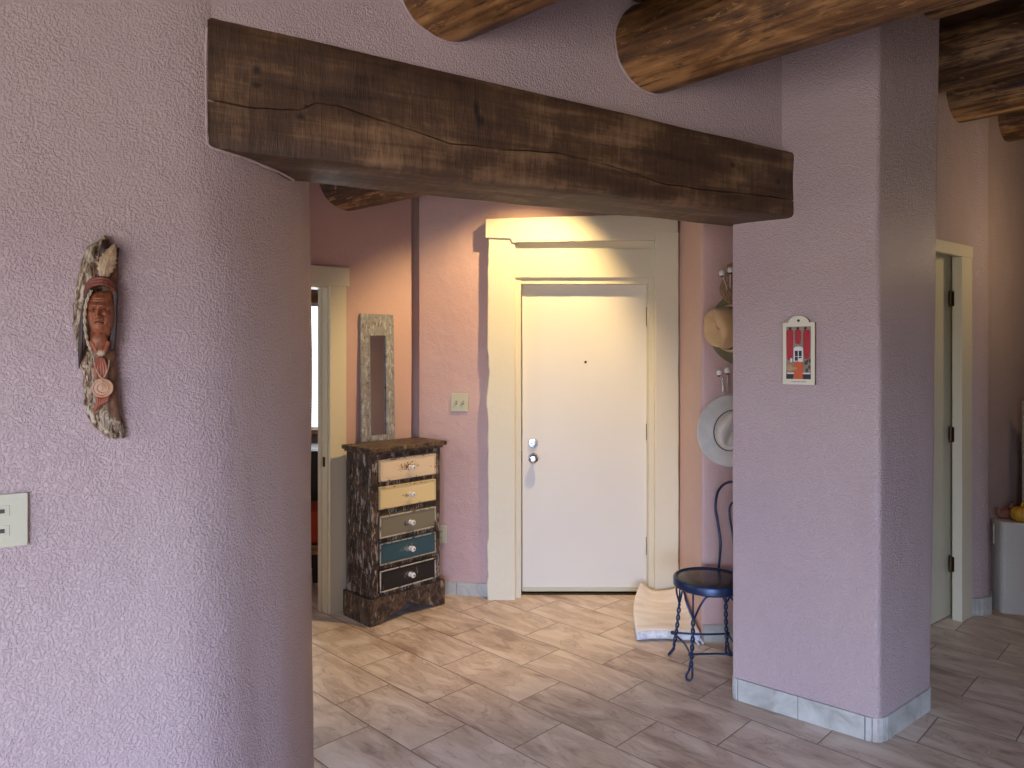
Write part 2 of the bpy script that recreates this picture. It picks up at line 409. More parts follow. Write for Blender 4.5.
# column
CL, CC, CR, CB = V2(1.014, 3.318), V2(1.512, 2.916), V2(1.930, 3.235), V2(1.45, 3.60)
def inset(poly, d):
    n = len(poly); c = sum(poly, V2(0, 0))/n; out = []
    for i in range(n):
        a, p, b = poly[i-1], poly[i], poly[(i+1) % n]
        e1 = (p-a).normalized(); e2 = (b-p).normalized()
        n1 = V2(-e1.y, e1.x); n2 = V2(-e2.y, e2.x)
        if n1.dot(c-p) < 0: n1, n2 = -n1, -n2
        bis = (n1+n2).normalized(); out.append(p+bis*d/max(.3, bis.dot(n1)))
    return out
colpoly = [CL, CC, CR, CB]
cp = fillet(inset(colpoly, .008), [.010, .022, .030, .05])
def ctap(q):
    if q.x > 1.7: q.x += .014*(q.z-.4)*(q.x-1.7)/.2
    return q
m = MB(); adobe(m, cp, 0, 3.32, .05, .005, ctap); struct(m.build('column', 'plaster', angle=55))

def baseboard(name, path, h=.095, th=.012, seglen=.3, closed=False, seg=None):
    """tile base following a plan path; joints cut as dark slots"""
    b = MB(); P = [Vector(p) for p in path]
    for i in range(len(P)-(0 if closed else 1)):
        a, c = P[i], P[(i+1) % len(P)]; d = c-a; L = d.length; d.normalize(); nrm = V2(d.y, -d.x)
        k = max(1, round(L/(seg or seglen)))
        for j in range(k):
            s0 = a+d*(L*j/k+(.0012)); s1 = a+d*(L*(j+1)/k-.0012)
            q = [s0, s1, s1+nrm*th, s0+nrm*th]
            b.prism([(x.x, x.y) for x in q], 0, h)
    o = b.build(name, 'base_tile'); return struct(o)
# rounded column base: corner in narrow cut pieces
def shrink_path(poly, radii, seg): return fillet(poly, radii, seg)
bp = fillet(inset(colpoly, .010), [.03, .05, .06, .05], 4)
# path must run so that the outside lies on the right-hand side
baseboard('baseboard_column', bp, h=.098, th=.013, closed=True)

# header wall above the beam (5 cm behind the beam's face)
NB = V2(-.497, .868)                                # beam's back direction
BD = V2(.868, .497)
h0 = FL+NB*.045-BD*.35; h1 = V2(1.238, 3.14)+NB*.045+BD*.12
m = MB(); h0 = h0-NB*.028
adobe(m, [h0, h1, h1+NB*.24, h0+NB*.24], 2.45, 3.22, .06, .006); struct(m.build('wall_header', 'plaster', angle=50))

# hall: wall A with a doorway (s measured from the hall corner)
CA = V2(-.655, 4.80); DA = V2(-.766, -.643); NA = V2(-.643, .766)     # NA points away from the hall
def PA(s, n=0): return CA+DA*s+NA*n
def slab(mb, P, s0, s1, z0, z1, th=.14, amp=.004, n0=0):
    adobe(mb, [P(s0, n0), P(s1, n0), P(s1, n0+th), P(s0, n0+th)], z0, z1, .1, amp)
m = MB(); slab(m, PA, .030, .630, 0, 3.2); slab(m, PA, .630, 1.45, 2.04, 3.2); slab(m, PA, 1.452, 3.4, 0, 3.2)
struct(m.build('wall_hall_left', 'plaster_hall', angle=50))
# wall with the front door
m = MB()
adobe(m, [V2(-.626, 4.788), V2(-.10, 4.70), V2(-.10, 4.98), V2(-.626, 4.98)], 0, 3.25, .1, .003)
adobe(m, [V2(-.95, 4.93), V2(-.60, 4.93), V2(-.60, 4.99), V2(-.95, 4.99)], 0, 3.25, .1, .001)
adobe(m, [V2(-.10, 4.70), V2(1.08, 4.70), V2(1.08, 4.95), V2(-.10, 4.95)], 2.34, 3.25, .1, .003)
adobe(m, [V2(1.04, 4.70), V2(1.16, 4.70), V2(1.16, 4.95), V2(1.04, 4.95)], 0, 3.25, .1, .001)
struct(m.build('wall_back', 'plaster_hall', angle=50))
# short return wall right of the door and the wall with the hats
m = MB(); adobe(m, fillet([V2(1.100, 4.74), V2(1.060, 3.97), V2(2.17, 3.96), V2(2.17, 4.10), V2(1.3, 4.12), V2(1.3, 4.74)], [0, .02, 0, 0, 0, 0], 5), 0, 3.32, .06, .004)
struct(m.build('wall_hats', 'plaster_hall', angle=50))
# wall on the far right with a door, then a rounded pier
CRR = V2(2.80, 4.36); DR = V2(.8, .6); NR = V2(-.6, .8)
def PR(s, n=0): return CRR+DR*s+NR*n
m = MB()
slab(m, PR, -.82, -.86, 0, 3.3)
slab(m, PR, -1.0, -.84, 0, 3.3, .16); slab(m, PR, -.84, 0, 2.235, 3.3, .16)
adobe(m, fillet([PR(-.04), PR(0.0), V2(2.90, 4.375), V2(2.965, 4.405), V2(3.02, 4.50), V2(3.30, 4.72), PR(2.6), PR(2.6, .16), PR(-.04, .16)], [0, .0, .03, .05, .1, .1, 0, 0, 0], 5), 0, 3.3, .07, .004)
struct(m.build('wall_right', 'plaster', angle=50))

# outer shell of the big room, with one added light-blocking wall
def opening_wall(name, x0, x1, z0, z1, ox0, ox1, oz0, oz1, place):
    b = MB()
    for (a, c, e, f) in ((x0, ox0, z0, z1), (ox1, x1, z0, z1), (ox0, ox1, z0, oz0), (ox0, ox1, oz1, z1)): place(b, a, c, e, f)
    return struct(b.build(name, 'plaster'))
opening_wall('wall_behind', -3.4, 6.2, 0, 3.3, -2.0, 1.0, .08, 2.15, lambda b, a, c, e, f: b.box((a, -3.0, e), (c, -2.85, f)))
opening_wall('wall_side_left', -3.0, 8.0, 0, 3.3, -1.6, -.2, .9, 2.2, lambda b, a, c, e, f: b.box((-3.4, a, e), (-3.25, c, f)))
m = MB(); m.box((6.05, -3, 0), (6.2, 8, 3.3)); struct(m.build('wall_side_right', 'plaster'))
opening_wall('wall_bedroom', -3.4, 6.2, 0, 3.3, -2.75, -1.62, .86, 2.16, lambda b, a, c, e, f: b.box((a, 7.2, e), (c, 7.35, f)))
m = MB(); m.box((2.0, -2.86, 0), (2.15, 1.78, 3.2)); struct(m.build('wall_light_block', 'plaster'))  # added unseen wall, keeps window light off the right foreground
m = MB(); m.box((-3.3, 1.45, 0), (-2.7, 1.75, 3.2)); struct(m.build('wall_return', 'plaster'))

# ------------------------------------------------------------------ the squared beam over the opening
B0 = V2(-.845, 1.971); B1 = V2(1.238, 3.138); bl = (B1-B0).length; bd = (B1-B0)/bl
bn = V2(-bd.y, bd.x)                                # into the wall
ZB, HB, TB = 2.188, .312, .30
def beam_uv(x, y):
    k = (x-512)/F; s = (k*B0.y-B0.x)/(bd.x-k*bd.y); p = B0+bd*s
    return s, EYE+(HY-y)/F*p.y-ZB
crack = [beam_uv(*p) for p in ((204, 99.6), (255.7, 108), (301, 110.5), (317, 102), (337.7, 105.5), (375.8, 118.6), (417, 132), (449, 143), (500, 149), (555, 152.5), (611, 165.6), (661, 183), (711, 190.6), (749, 194), (792.5, 200))]
def crack_v(s):
    if s <= crack[0][0]: return crack[0][1]
    for (a, va), (b, vb) in zip(crack, crack[1:]):
        if s <= b: return va+(vb-va)*(s-a)/(b-a)
    return crack[-1][1]
def build_beam():
    b = MB(); secs = []; N = 230; x0, x1 = -.22, bl+.12
    for i in range(N+1):
        s = x0+(x1-x0)*i/N; cv = max(.05, min(HB-.05, crack_v(s)+.004*noise.noise(Vector((s*14, 0, 0)))))
        wd = .0028+.0022*noise.noise(Vector((s*9, 3, 0))); dp = .020*max(.25, .6+noise.noise(Vector((s*5, 7, 1))))
        r = .018+.006*noise.noise(Vector((s*3, 1, 5)))
        tq = max(0, 1-s/bl); top = HB+.046*tq+.002+.004*noise.noise(Vector((s*1.5, 2, 2))); bot = .020-.034*tq+.004*noise.noise(Vector((s*4, 8, 2)))
        pts = [(.004+r, bot), (r*.35, bot+r*.3), (.0, bot+r)]
        for q in (.33, .66): pts.append((.0, bot+r+(cv-wd-bot-r)*q))
        pts += [(.0, cv-wd), (dp, cv), (.0, cv+wd)]
        for q in (.25, .5, .75): pts.append((.0, cv+wd+(top-r-cv-wd)*q))
        pts += [(.0, top-r), (r*.35, top-r*.3), (r, top), (TB-r, top), (TB-r*.3, top-r*.3), (TB, top-r), (TB, HB*.5), (TB, bot+r), (TB-r*.35, bot+r*.3), (TB-r, bot), (TB*.66, bot+.003), (TB*.33, bot+.002)]
        sec = []
        for (y, z) in pts:
            y2 = y+.0045*noise.noise(Vector((s*3, y*8, z*8)))+.0015*noise.noise(Vector((s*25, y*30, z*30)))
            sec.append(b.bm.verts.new((s, y2, z)))
        secs.append(sec)
    n = len(secs[0])
    for A, Bs in zip(secs, secs[1:]):
        for k in range(n): b.bm.faces.new((A[k], A[(k+1) % n], Bs[(k+1) % n], Bs[k]))
    b.bm.faces.new(secs[0][::-1]); b.bm.faces.new(secs[-1])
    o = b.build('wooden_beam', 'beam', angle=38); o.location = (B0.x, B0.y, ZB); o.rotation_euler = (0, 0, math.atan2(bd.y, bd.x))
    tag(o, 'squared rough-sawn dark brown beam with long crack, spanning the hall opening', 'beam', kind='thing')
build_beam()

def lip():
    b = MB(); pts = []
    for (x, y) in ((207.5, 27), (206.5, 50), (206.5, 80), (206.8, 110), (207.5, 135), (210, 146)):
        u, v = beam_uv(x, y); p = B0+bd*u; pts.append((p.x, p.y-.003, ZB+v))
    for (x, y) in ((222, 151), (242, 157), (262, 165), (280, 172.5), (294, 180)):
        z = ZB-.014; d = (z-EYE)*F/(HY-y); pts.append(((x-512)/F*d, d, z))
    b.tube(catm(pts, 5), [.0038+.0018*noise.noise(Vector((i*.5, 3, 1))) for i in range((len(pts)-1)*5+1)], 8)
    b.build('plaster_bead', 'plaster', bpy.data.objects['wall_left'], smooth=True)
def catm(P, n=8):
    P = [Vector(p) for p in P]; out = []
    for i in range(len(P)-1):
        a, b_, c, d = P[max(0, i-1)], P[i], P[i+1], P[min(len(P)-1, i+2)]
        for k in range(n):
            t = k/n; out.append(.5*((2*b_)+(-a+c)*t+(2*a-5*b_+4*c-d)*t*t+(-a+3*b_-3*c+d)*t**3))
    out.append(P[-1]); return out
lip()

# ------------------------------------------------------------------ round ceiling logs
def log(start, ang, length, zc, r, mat, label, seed):
    b = MB(); N = int(length/.07); n = 40; rings = []
    for i in range(N+1):
        s = length*i/N; rr = r*(1+.03*noise.noise(Vector((s*.8, seed, 0))))
        cy, cz = .015*noise.noise(Vector((s*.5, seed, 4))), .012*noise.noise(Vector((s*.5, seed, 9)))
        ring = []
        for k in range(n):
            a = 2*PI*k/n
            q = rr*(1+.018*noise.noise(Vector((s*1.2, math.cos(a)*2.5+seed, math.sin(a)*2.5)))+.012*noise.noise(Vector((s*6, math.cos(a)*9+seed, math.sin(a)*9))))
            ring.append(b.bm.verts.new((s, cy+q*math.cos(a), cz+q*math.sin(a))))
        rings.append(ring)
    for A, B in zip(rings, rings[1:]):
        for k in range(n): b.bm.faces.new((A[k], A[(k+1) % n], B[(k+1) % n], B[k]))
    b.bm.faces.new(rings[0][::-1]); b.bm.faces.new(rings[-1])
    o = b.build('ceiling_log', mat, angle=60); o.location = (start[0], start[1], zc); o.rotation_euler = (0, 0, ang)
    tag(o, label, 'log', 'round ceiling logs', 'thing'); return o
A45 = -PI/4
log((-.218-.10, 2.40+.04, 0), A45, 3.4, 2.803, .165, 'log', 'round amber log over the left half of the squared beam, cut by the top edge', 1)
log((.568-.13, 2.763+.13, 0), A45, 3.6, 2.80, .172, 'log', 'thick round amber log running past the top of the pink column', 2)
log((1.55, 3.50, 0), A45, 3.0, 3.25, .15, 'log_dark', 'dark round log right against the top right edge of the column', 3)
log((2.05, 3.98, 0), -.82, 3.6, 3.16, .165, 'log_dark', 'streaky brown log right of the column, highest and nearest there', 4)
log((2.56, 4.40, 0), -.82, 3.6, 3.16, .16, 'log_dark', 'brown log right of the column, with its end in the wall above the side door', 5)
log((3.14, 4.84, 0), -.82, 3.6, 3.17, .16, 'log_dark', 'dark log second from the right edge, ending in the far right wall', 6)
log((3.60, 5.14, 0), -.82, 3.6, 3.17, .16, 'log_dark', 'dark log stub at the extreme right edge of the ceiling', 7)
log((-1.09, 4.52, 0), -.72, 1.6, 2.70, .19, 'log_dark', 'dark log in the hall seen just below the left end of the squared beam', 8)

# thin plaster bead where the header wall was finished against the logs
for k, (px_, py_, zc, r) in enumerate(((-.218-.10, 2.44, 2.803, .165), (.568-.13, 2.763+.13, 2.80, .172))):
    b = MB(); dd = V2(math.cos(A45), math.sin(A45)); side = V2(-dd.y, dd.x); pts = []
    nb = V2((h1-h0).y, -(h1-h0).x).normalized()
    for i in range(60):
        a = 2*PI*i/60; rr = r*1.012+.004*noise.noise(Vector((math.cos(a)*3, math.sin(a)*3, k)))
        q = V2(px_, py_)+side*rr*math.cos(a); tt = ((h0-q).dot(nb))/dd.dot(nb); q = q+dd*(tt+.004)
        pts.append((q.x, q.y, zc+rr*math.sin(a)))
    b.tube(pts, [.0045+.0022*noise.noise(Vector((i*.5, k, 1))) for i in range(60)], 8, closed=True)
    rim = b.build('plaster_bead', 'plaster', bpy.data.objects['wall_header'], smooth=True)
# ------------------------------------------------------------------ front door
D1 = empty('door_1', (0, 0, 0)); struct(D1)
def X(px, z): return (px-512)/F*z
def Zt(py, z): return EYE+(HY-py)/F*z
DY = 4.75
def pbox(b, x0, x1, y0, y1, d0, d1, at=None, bevel=0):
    """frontal board measured on the photo at depth `at` (default its front d0)"""
    a = at or d0
    return b.box((X(x0, a), d0, max(0.0, Zt(y1, a))), (X(x1, a), d1, Zt(y0, a)), bevel=bevel)
b = MB(); b.box((X(522.2, DY), DY, .018), (X(647.5, DY), DY+.045, Zt(283.5, DY)), bevel=.002); dl = b.build('door_panel', 'door', D1)
# wavy hand-cut outer boards
def rough_board(x0, x1, y0, y1, d0, d1, seed, wl=0, wr=0):
    b = MB(); N = 46; xa, xb = X(x0, d0), X(x1, d0); za, zb = max(0.0, Zt(y1, d0)), Zt(y0, d0); secs = []
    for i in range(N+1):
        z = za+(zb-za)*i/N
        l = xa+wl*(noise.noise(Vector((seed, z*5, 0)))+.6*noise.noise(Vector((seed, z*16, 3)))); r = xb+wr*noise.noise(Vector((seed+5, z*5, 0)))
        c = .006
        secs.append([b.bm.verts.new(p) for p in ((l, d1, z), (l, d0+c, z), (l+c, d0, z), (r-c, d0, z), (r, d0+c, z), (r, d1, z))])
    for A, B in zip(secs, secs[1:]):
        for k in range(6): b.bm.faces.new((A[k], A[(k+1) % 6], B[(k+1) % 6], B[k]))
    b.bm.faces.new(secs[0][::-1]); b.bm.faces.new(secs[-1])
    return b
rough_board(487.5, 515.5, 238, 602, 4.635, 4.70, 1, .014, .002).build('casing_board', 'casing', D1, angle=40)
rough_board(655, 679, 232.5, 602, 4.635, 4.70, 2, .002, .003).build('casing_board', 'casing', D1, angle=40)
b = MB(); b.prism([(X(485.5, 4.62), Zt(237.5, 4.62)), (X(511.5, 4.62), Zt(237.5, 4.62)), (X(512, 4.62), Zt(242.5, 4.62)), (X(655, 4.62), Zt(239.5, 4.62)), (X(655, 4.62), Zt(232.2, 4.62)), (X(678, 4.62), Zt(232, 4.62)), (X(678, 4.62), Zt(213, 4.62)), (X(485.5, 4.62), Zt(219, 4.62))], 4.62, 4.71, 'y', bevel=.004)
b.build('header_board', 'casing', D1)
b = MB(); pbox(b, 511, 655.5, 241, 249.5, 4.672, 4.70); pbox(b, 511, 655.5, 248.5, 277.5, 4.66, 4.72, bevel=.002); pbox(b, 516, 650, 276, 284, 4.68, 4.80, bevel=.002)
pbox(b, 514.8, 521.2, 277, 601, 4.675, 4.80, bevel=.002); pbox(b, 648.6, 655.2, 277, 601, 4.675, 4.80, bevel=.002)
b.build('door_frame', 'jamb', D1)
b = MB(); b.box((X(516, 4.75), 4.735, 0), (X(654, 4.75), 4.83, .012)); b.build('threshold', 'brass_dark', D1)
b = MB(); b.box((X(523, 4.75), 4.738, .022), (X(647, 4.75), 4.75, .048), bevel=.002); b.build('door_sweep', 'plate', D1)
b = MB(); pbox(b, 520, 650, 280, 600, 4.797, 4.83, at=4.75); b.build('door_stop', 'jamb', D1)
for y0, y1 in ((307, 326), (424, 440), (537, 555)):
    b = MB(); xx = X(648.3, 4.735); b.tube([(xx, 4.737, Zt(y1, 4.735)), (xx, 4.737, Zt(y0, 4.735))], .008, 8)
    for q in (y0, y1): b.ball((xx, 4.737, Zt(q, 4.735)), .010, n=8)
    pbox(b, 646.2, 648.3, y0, y1, 4.744, 4.751); b.build('hinge', 'brass_dark', D1, smooth=True)
RX = Matrix.Rotation(PI/2, 4, 'X')                   # lathe axis towards the camera
def at(x, y, z): return Matrix.Translation((x, y, z)) @ RX
kx = X(533, DY)
b = MB(); b.lathe([(.031, 0), (.033, .004), (.031, .008), (.016, .012), (.012, .03), (.016, .036), (.028, .045), (.033, .056), (.031, .066), (.022, .071), (.012, .072)], 28, at(kx, DY, Zt(457.5, DY)))
kn = b.build('door_knob', 'chrome', D1, angle=40)
b = MB(); b.box((-.004, -.0025, 0), (.004, .0025, .012), at(kx, DY-.066, Zt(457.5, DY))); b.build('thumb_turn', 'chrome', kn)
b = MB(); b.lathe([(.032, 0), (.033, .006), (.028, .012), (.013, .014), (.012, .018)], 28, at(kx, DY, Zt(443, DY)))
db = b.build('deadbolt', 'chrome', D1, angle=40)
b = MB(); b.box((-.017, -.004, .012), (.017, .004, .026), at(kx, DY, Zt(443, DY)), bevel=.003); b.build('thumb_turn', 'chrome', db)
b = MB(); b.lathe([(.008, 0), (.008, .003), (.004, .004), (.003, .002)], 14, at(X(585.5, DY), DY, Zt(362, DY))); b.build('peephole', 'brass_dark', D1, angle=40)
# the narrow jamb latch seen beside the knob
b = MB(); pbox(b, 520.2, 521.6, 451, 462, 4.74, 4.75); b.build('strike_plate', 'brass_dark', D1)

# ------------------------------------------------------------------ doorway in the hall's left wall
D2 = empty('door_2', (CA.x, CA.y, 0)); D2.rotation_euler = (0, 0, math.atan2(DA.y, DA.x)); struct(D2)
# local x = s along the wall, local -y = away from hall  (DA rotated +90 = (.643,-.766) faces the hall)
b = MB(); b.box((.518, 0, 0), (.628, .022, 2.03), bevel=.003); b.build('casing_board', 'jamb', D2)
b = MB(); b.box((1.445, 0, 0), (1.555, .022, 2.03), bevel=.003); b.build('casing_board', 'jamb', D2)
b = MB(); b.box((.500, 0, 2.03), (1.575, .030, 2.145), bevel=.003); b.build('header_board', 'jamb', D2)
b = MB(); b.box((.622, -.11, 0), (.640, .004, 2.03)); b.box((1.44, -.15, 0), (1.458, .004, 2.03)); b.box((.622, -.15, 2.015), (1.458, .004, 2.035)); b.box((.640, -.10, 0), (.652, -.06, 2.015)); b.build('door_jamb', 'jamb', D2)
b = MB(); b.box((.6395, -.052, .905), (.6425, -.022, .965)); b.build('strike_plate', 'brass_dark', D2)

# ------------------------------------------------------------------ side door on the far right
D3 = empty('door_3', (CRR.x, CRR.y, 0)); D3.rotation_euler = (0, 0, math.atan2(DR.y, DR.x)); struct(D3)
# local +y is away from viewer, x runs along DR
b = MB(); b.box((-.80, .062, .008), (-.062, .10, 2.205), bevel=.002); b.build('door_panel', 'door_side', D3)
b = MB(); b.box((-.150, -.024, 0), (-.0, .030, 2.19), bevel=.003); b.build('casing_board', 'jamb', D3)
b = MB(); b.box((-1.0, -.026, 2.19), (.008, .01, 2.262), bevel=.003); b.build('header_board', 'jamb', D3)
b = MB(); b.box((-.060, .0, 0), (-.030, .16, 2.22)); b.box((-.84, -.005, 2.212), (-.03, .16, 2.24)); b.box((-.075, .102, 0), (-.055, .16, 2.22)); b.build('door_jamb', 'jamb', D3)
for z in (1.94, 1.12, .335):
    b = MB(); b.tube([(-.157, .036, z-.048), (-.157, .036, z+.048)], .010, 8); b.box((-.1525, .018, z-.045), (-.150, .034, z+.045)); b.build('hinge', 'brass_dark', D3, smooth=False)

# ------------------------------------------------------------------ base tiles in the hall
baseboard('baseboard_back', [V2(-.62, 4.785), V2(-.115, 4.700)], h=.085, seg=.3)
baseboard('baseboard_hats', [V2(1.066, 3.966), V2(2.1, 3.956)], h=.095, seg=.2)
baseboard('baseboard_right', [PR(.012, -.002), V2(2.895, 4.372), V2(2.955, 4.398), V2(3.008, 4.49), V2(3.08, 4.56)], h=.105, seg=.03, th=.014)

# ------------------------------------------------------------------ window of the bedroom behind the doorway
W1 = empty('window_1', (-2.185, 7.2, .86)); struct(W1)
b = MB(); b.box((-.60, -.02, -.05), (-.52, .15, 1.35)); b.box((.52, -.02, -.05), (.60, .15, 1.35)); b.box((-.6, -.02, 1.27), (.6, .15, 1.36)); b.box((-.02, .06, 0), (.02, .10, 1.3)); b.build('window_frame', 'wood_pale', W1)
b = MB(); b.box((-.68, -.10, -.05), (.68, .12, -.005), bevel=.004); b.build('window_sill', 'wood_pale', W1)
b = MB()
for k in range(42): b.box((-.52, -.012, -.0008), (.52, .012, .0008), Matrix.Translation((0, .03, .03+k*.0295)) @ Matrix.Rotation(.12, 4, 'X'))
b.box((-.52, .015, 1.235), (.52, .05, 1.27)); b.build('blind', 'blind', W1)
t = NT('pane_glass'); gl = t.n('BsdfTransparent'); t.l(gl.outputs[0], t.t.nodes['Material Output'].inputs[0]); M['glass'] = t.m
t2 = NT('window_glass'); t2.out((1, 1, 1, 1), .0, None, 0, **{'Transmission Weight': 1.0, 'IOR': 1.02}); M['glass'] = t2.m
b = MB(); b.box((-.52, .085, 0), (.52, .089, 1.27)); b.build('pane', 'glass', W1)
for nm, lo, hi in (('window_2', (-2.0, -2.99, .08), (1.0, -2.86, 2.15)),):
    Wn = empty(nm, lo); struct(Wn); b = MB(); dx, dz = hi[0]-lo[0], hi[2]-lo[2]
    b.box((0, 0, 0), (.06, .13, dz)); b.box((dx-.06, 0, 0), (dx, .13, dz)); b.box((0, 0, 0), (dx, .13, .06)); b.box((0, 0, dz-.06), (dx, .13, dz)); b.build('window_frame', 'jamb', Wn)
Wn = empty('window_3', (-3.38, -1.6, .9)); struct(Wn); b = MB()
b.box((0, 0, 0), (.12, .06, 1.3)); b.box((0, 1.34, 0), (.12, 1.4, 1.3)); b.box((0, 0, 0), (.12, 1.4, .06)); b.box((0, 0, 1.24), (.12, 1.4, 1.3)); b.build('window_frame', 'jamb', Wn)

# bench seen through the doorway
bed = tag(empty('cushioned_bench', (-2.35, 4.98, 0)), 'dark bench with a red-orange cushion seen through the left doorway', 'bench')
b = MB(); b.box((0, .42, 0), (1.0, .46, .87), bevel=.008); b.box((0, 0.02, .10), (1.0, .42, .30)); b.build('bench_frame', 'wood_black', bed)
for (lx, ly) in ((0, 0), (.95, 0), (0, .40), (.95, .40)):
    b = MB(); b.box((lx, ly, 0), (lx+.05, ly+.05, .26)); b.build('leg', 'wood_black', bed)
b = MB(); b.box((0.0, -.005, .20), (1.02, .02, .262), bevel=.004); b.build('front_rail', 'wood_pale', bed)
b = MB(); b.box((.02, .0, .27), (1.0, .41, .50), bevel=.045, seg=3); b.build('cushion', 'red_cloth', bed, smooth=True)
cb = tag(empty('cabinet', (-2.7, 6.45, 0)), 'tall dark cabinet below the bright bedroom window', 'cabinet')
b = MB(); b.box((0, 0, 0), (1.35, .45, .74), bevel=.005); b.build('body', 'wood_black', cb)
b = MB(); b.box((.05, -.015, .08), (.66, 0, .7), bevel=.004); b.build('door', 'wood_black', cb); b = MB(); b.box((.69, -.015, .08), (1.3, 0, .7), bevel=.004); b.build('door', 'wood_black', cb)

# ------------------------------------------------------------------ chest of drawers
DA0 = V2(-.832, 4.165); da = math.radians(45)
dr = tag(empty('chest_of_drawers', (DA0.x, DA0.y, 0), da), 'narrow dark distressed chest with five differently painted drawers, left of the front door', 'dresser')
DW, DD = .566, .295
# plinth with scalloped apron
def apron(x0, x1, h, base_y0, base_y1, ax, cut0, cut1, d):
    P = [(x0, 0), (cut0-.012, 0)]
    n = 28
    for i in range(n+1):
        q = i/n; x = cut0+(cut1-cut0)*q
        k = abs(2*q-1)
        z = d*(.58*(1-k**3.0)+.42*math.exp(-(2*q-1)**2/.06)) if k < .999 else 0
        P.append((x, z))
    P += [(cut1+.012, 0), (x1, 0), (x1, h-.012), (x1-.006, h), (x0+.006, h), (x0, h-.012)]
    return P
b = MB(); b.prism(apron(0, DW, .155, 0, 0, 'y', .075, DW-.075, .085), 0, .022, 'y')
b.prism([(y, z) for y, z in ((0.022, 0), (DD, 0), (DD, .155), (.022, .155))], 0, .02, 'x'); b.prism([(y, z) for y, z in ((0.022, 0), (DD, 0), (DD, .155), (.022, .155))], DW-.02, DW, 'x')
b.box((.018, .018, .135), (DW-.018, DD, .152))
b.build('base', 'dresser_base', dr)
x0, x1, y0, y1 = .028, DW-.030, .024, DD-.004; ZT = 1.012
b = MB()
b.box((x0, y0, .15), (x0+.022, y1, ZT)); b.box((x1-.022, y0, .15), (x1, y1, ZT)); b.box((x0, y1-.01, .15), (x1, y1, ZT)); b.box((x0+.02, y0+.03, .15), (x1-.02, y0+.04, ZT))
# face frame and corner posts
b.box((x0-.004, y0-.006, .15), (x0+.042, y0+.03, ZT), bevel=.003); b.box((x1-.030, y0-.006, .15), (x1+.004, y0+.03, ZT), bevel=.003)
b.box((x0-.004, y1-.04, .15), (x0, y1, ZT))
b.box((x0-.004, y0+.03, .15), (x0, y1-.04, .20)); b.box((x0-.004, y0+.03, ZT-.06), (x0, y1-.04, ZT))
zs = [(.838, .978), (.673, .813), (.500, .640), (.338, .478), (.176, .316)]
rails = [(.978, ZT), (.813, .838), (.640, .673), (.478, .500), (.316, .338), (.150, .176)]
for a, c in rails: b.box((x0+.03, y0-.003, a), (x1-.02, y0+.028, c))
b.build('body', 'dresser', dr)
b = MB(); P = [(-.012, -.016), (DW+.004, -.016), (DW+.004, DD), (-.012, DD)]
b.prism(P, ZT+.012, ZT+.038, 'z', bevel=.006); b.prism([(.008, .004), (DW-.014, .004), (DW-.014, DD), (.008, DD)], ZT-.004, ZT+.014, 'z', bevel=.004)
b.build('top', 'dresser_top', dr)
wh = ['peach cream drawer with worn stencilling', 'butter yellow drawer', 'olive grey drawer', 'teal blue drawer', 'black drawer with white worn edges']
for i, (a, c) in enumerate(zs):
    xa, xb = x0+.046, x1-.034
    b = MB(); b.box((xa, y0-.010, a+.003), (xb, y0+.028, c-.003), bevel=.003); b.box((xa+.02, y0+.02, a+.01), (xb-.02, y1-.02, c-.015))
    d = b.build('drawer', 'drawer%d' % (i+1), dr); d['label'] = wh[i]
    b = MB(); e = .022   # sunk panel with a moulded lip
    b.box((xa+e, y0-.012, a+.003+e), (xb-e, y0-.006, c-.003-e), bevel=.0025); b.build('drawer_panel', 'panel%d' % (i+1), d)
    b = MB()
    for (p, q) in (((xa+.002, a+.005), (xb-.002, a+.012)), ((xa+.002, c-.012), (xb-.002, c-.005)), ((xa+.002, a+.005), (xa+.009, c-.005)), ((xb-.009, a+.005), (xb-.002, c-.005))):
        b.box((p[0], y0-.016, p[1]), (q[0], y0-.008, q[1]), bevel=.0015)
    b.build('moulding', 'edge%d' % (i+1), d)
    b = MB(); mz = (a+c)/2; mx = (xa+xb)/2+.012; K = Matrix.Translation((mx, y0-.012, mz)) @ RX
    b.lathe([(.014, 0), (.014, .002), (.007, .004), (.006, .016), (.010, .020), (.0165, .026), (.0175, .032), (.014, .038), (.006, .040)], 20, K); kb = b.build('knob', 'white_ball', d, angle=50)
    b = MB(); b.lathe([(.0045, .039), (.0045, .042), (.002, .043)], 10, K); b.build('screw', 'brass_dark', kb)

# narrow framed mirror standing on the chest
mir = tag(empty('narrow_mirror', (0, 0, 0)), 'tall narrow mirror in a grey weathered wooden frame, standing on the chest of drawers', 'mirror')
mc = PA(.585-.09, -.022); s0, s1 = .372-.10, .372+.135
def sA(px, n): k = (px-512)/F; c = CA+NA*n; return (c.x-k*c.y)/(k*DA.y-DA.x)
s0, s1 = sA(394, -.045), sA(362, -.045)
mir.location = (PA(s1, -.045).x, PA(s1, -.045).y, 1.05); mir.rotation_euler = (math.radians(-1.5), 0, math.atan2(-DA.y, -DA.x)-.07)
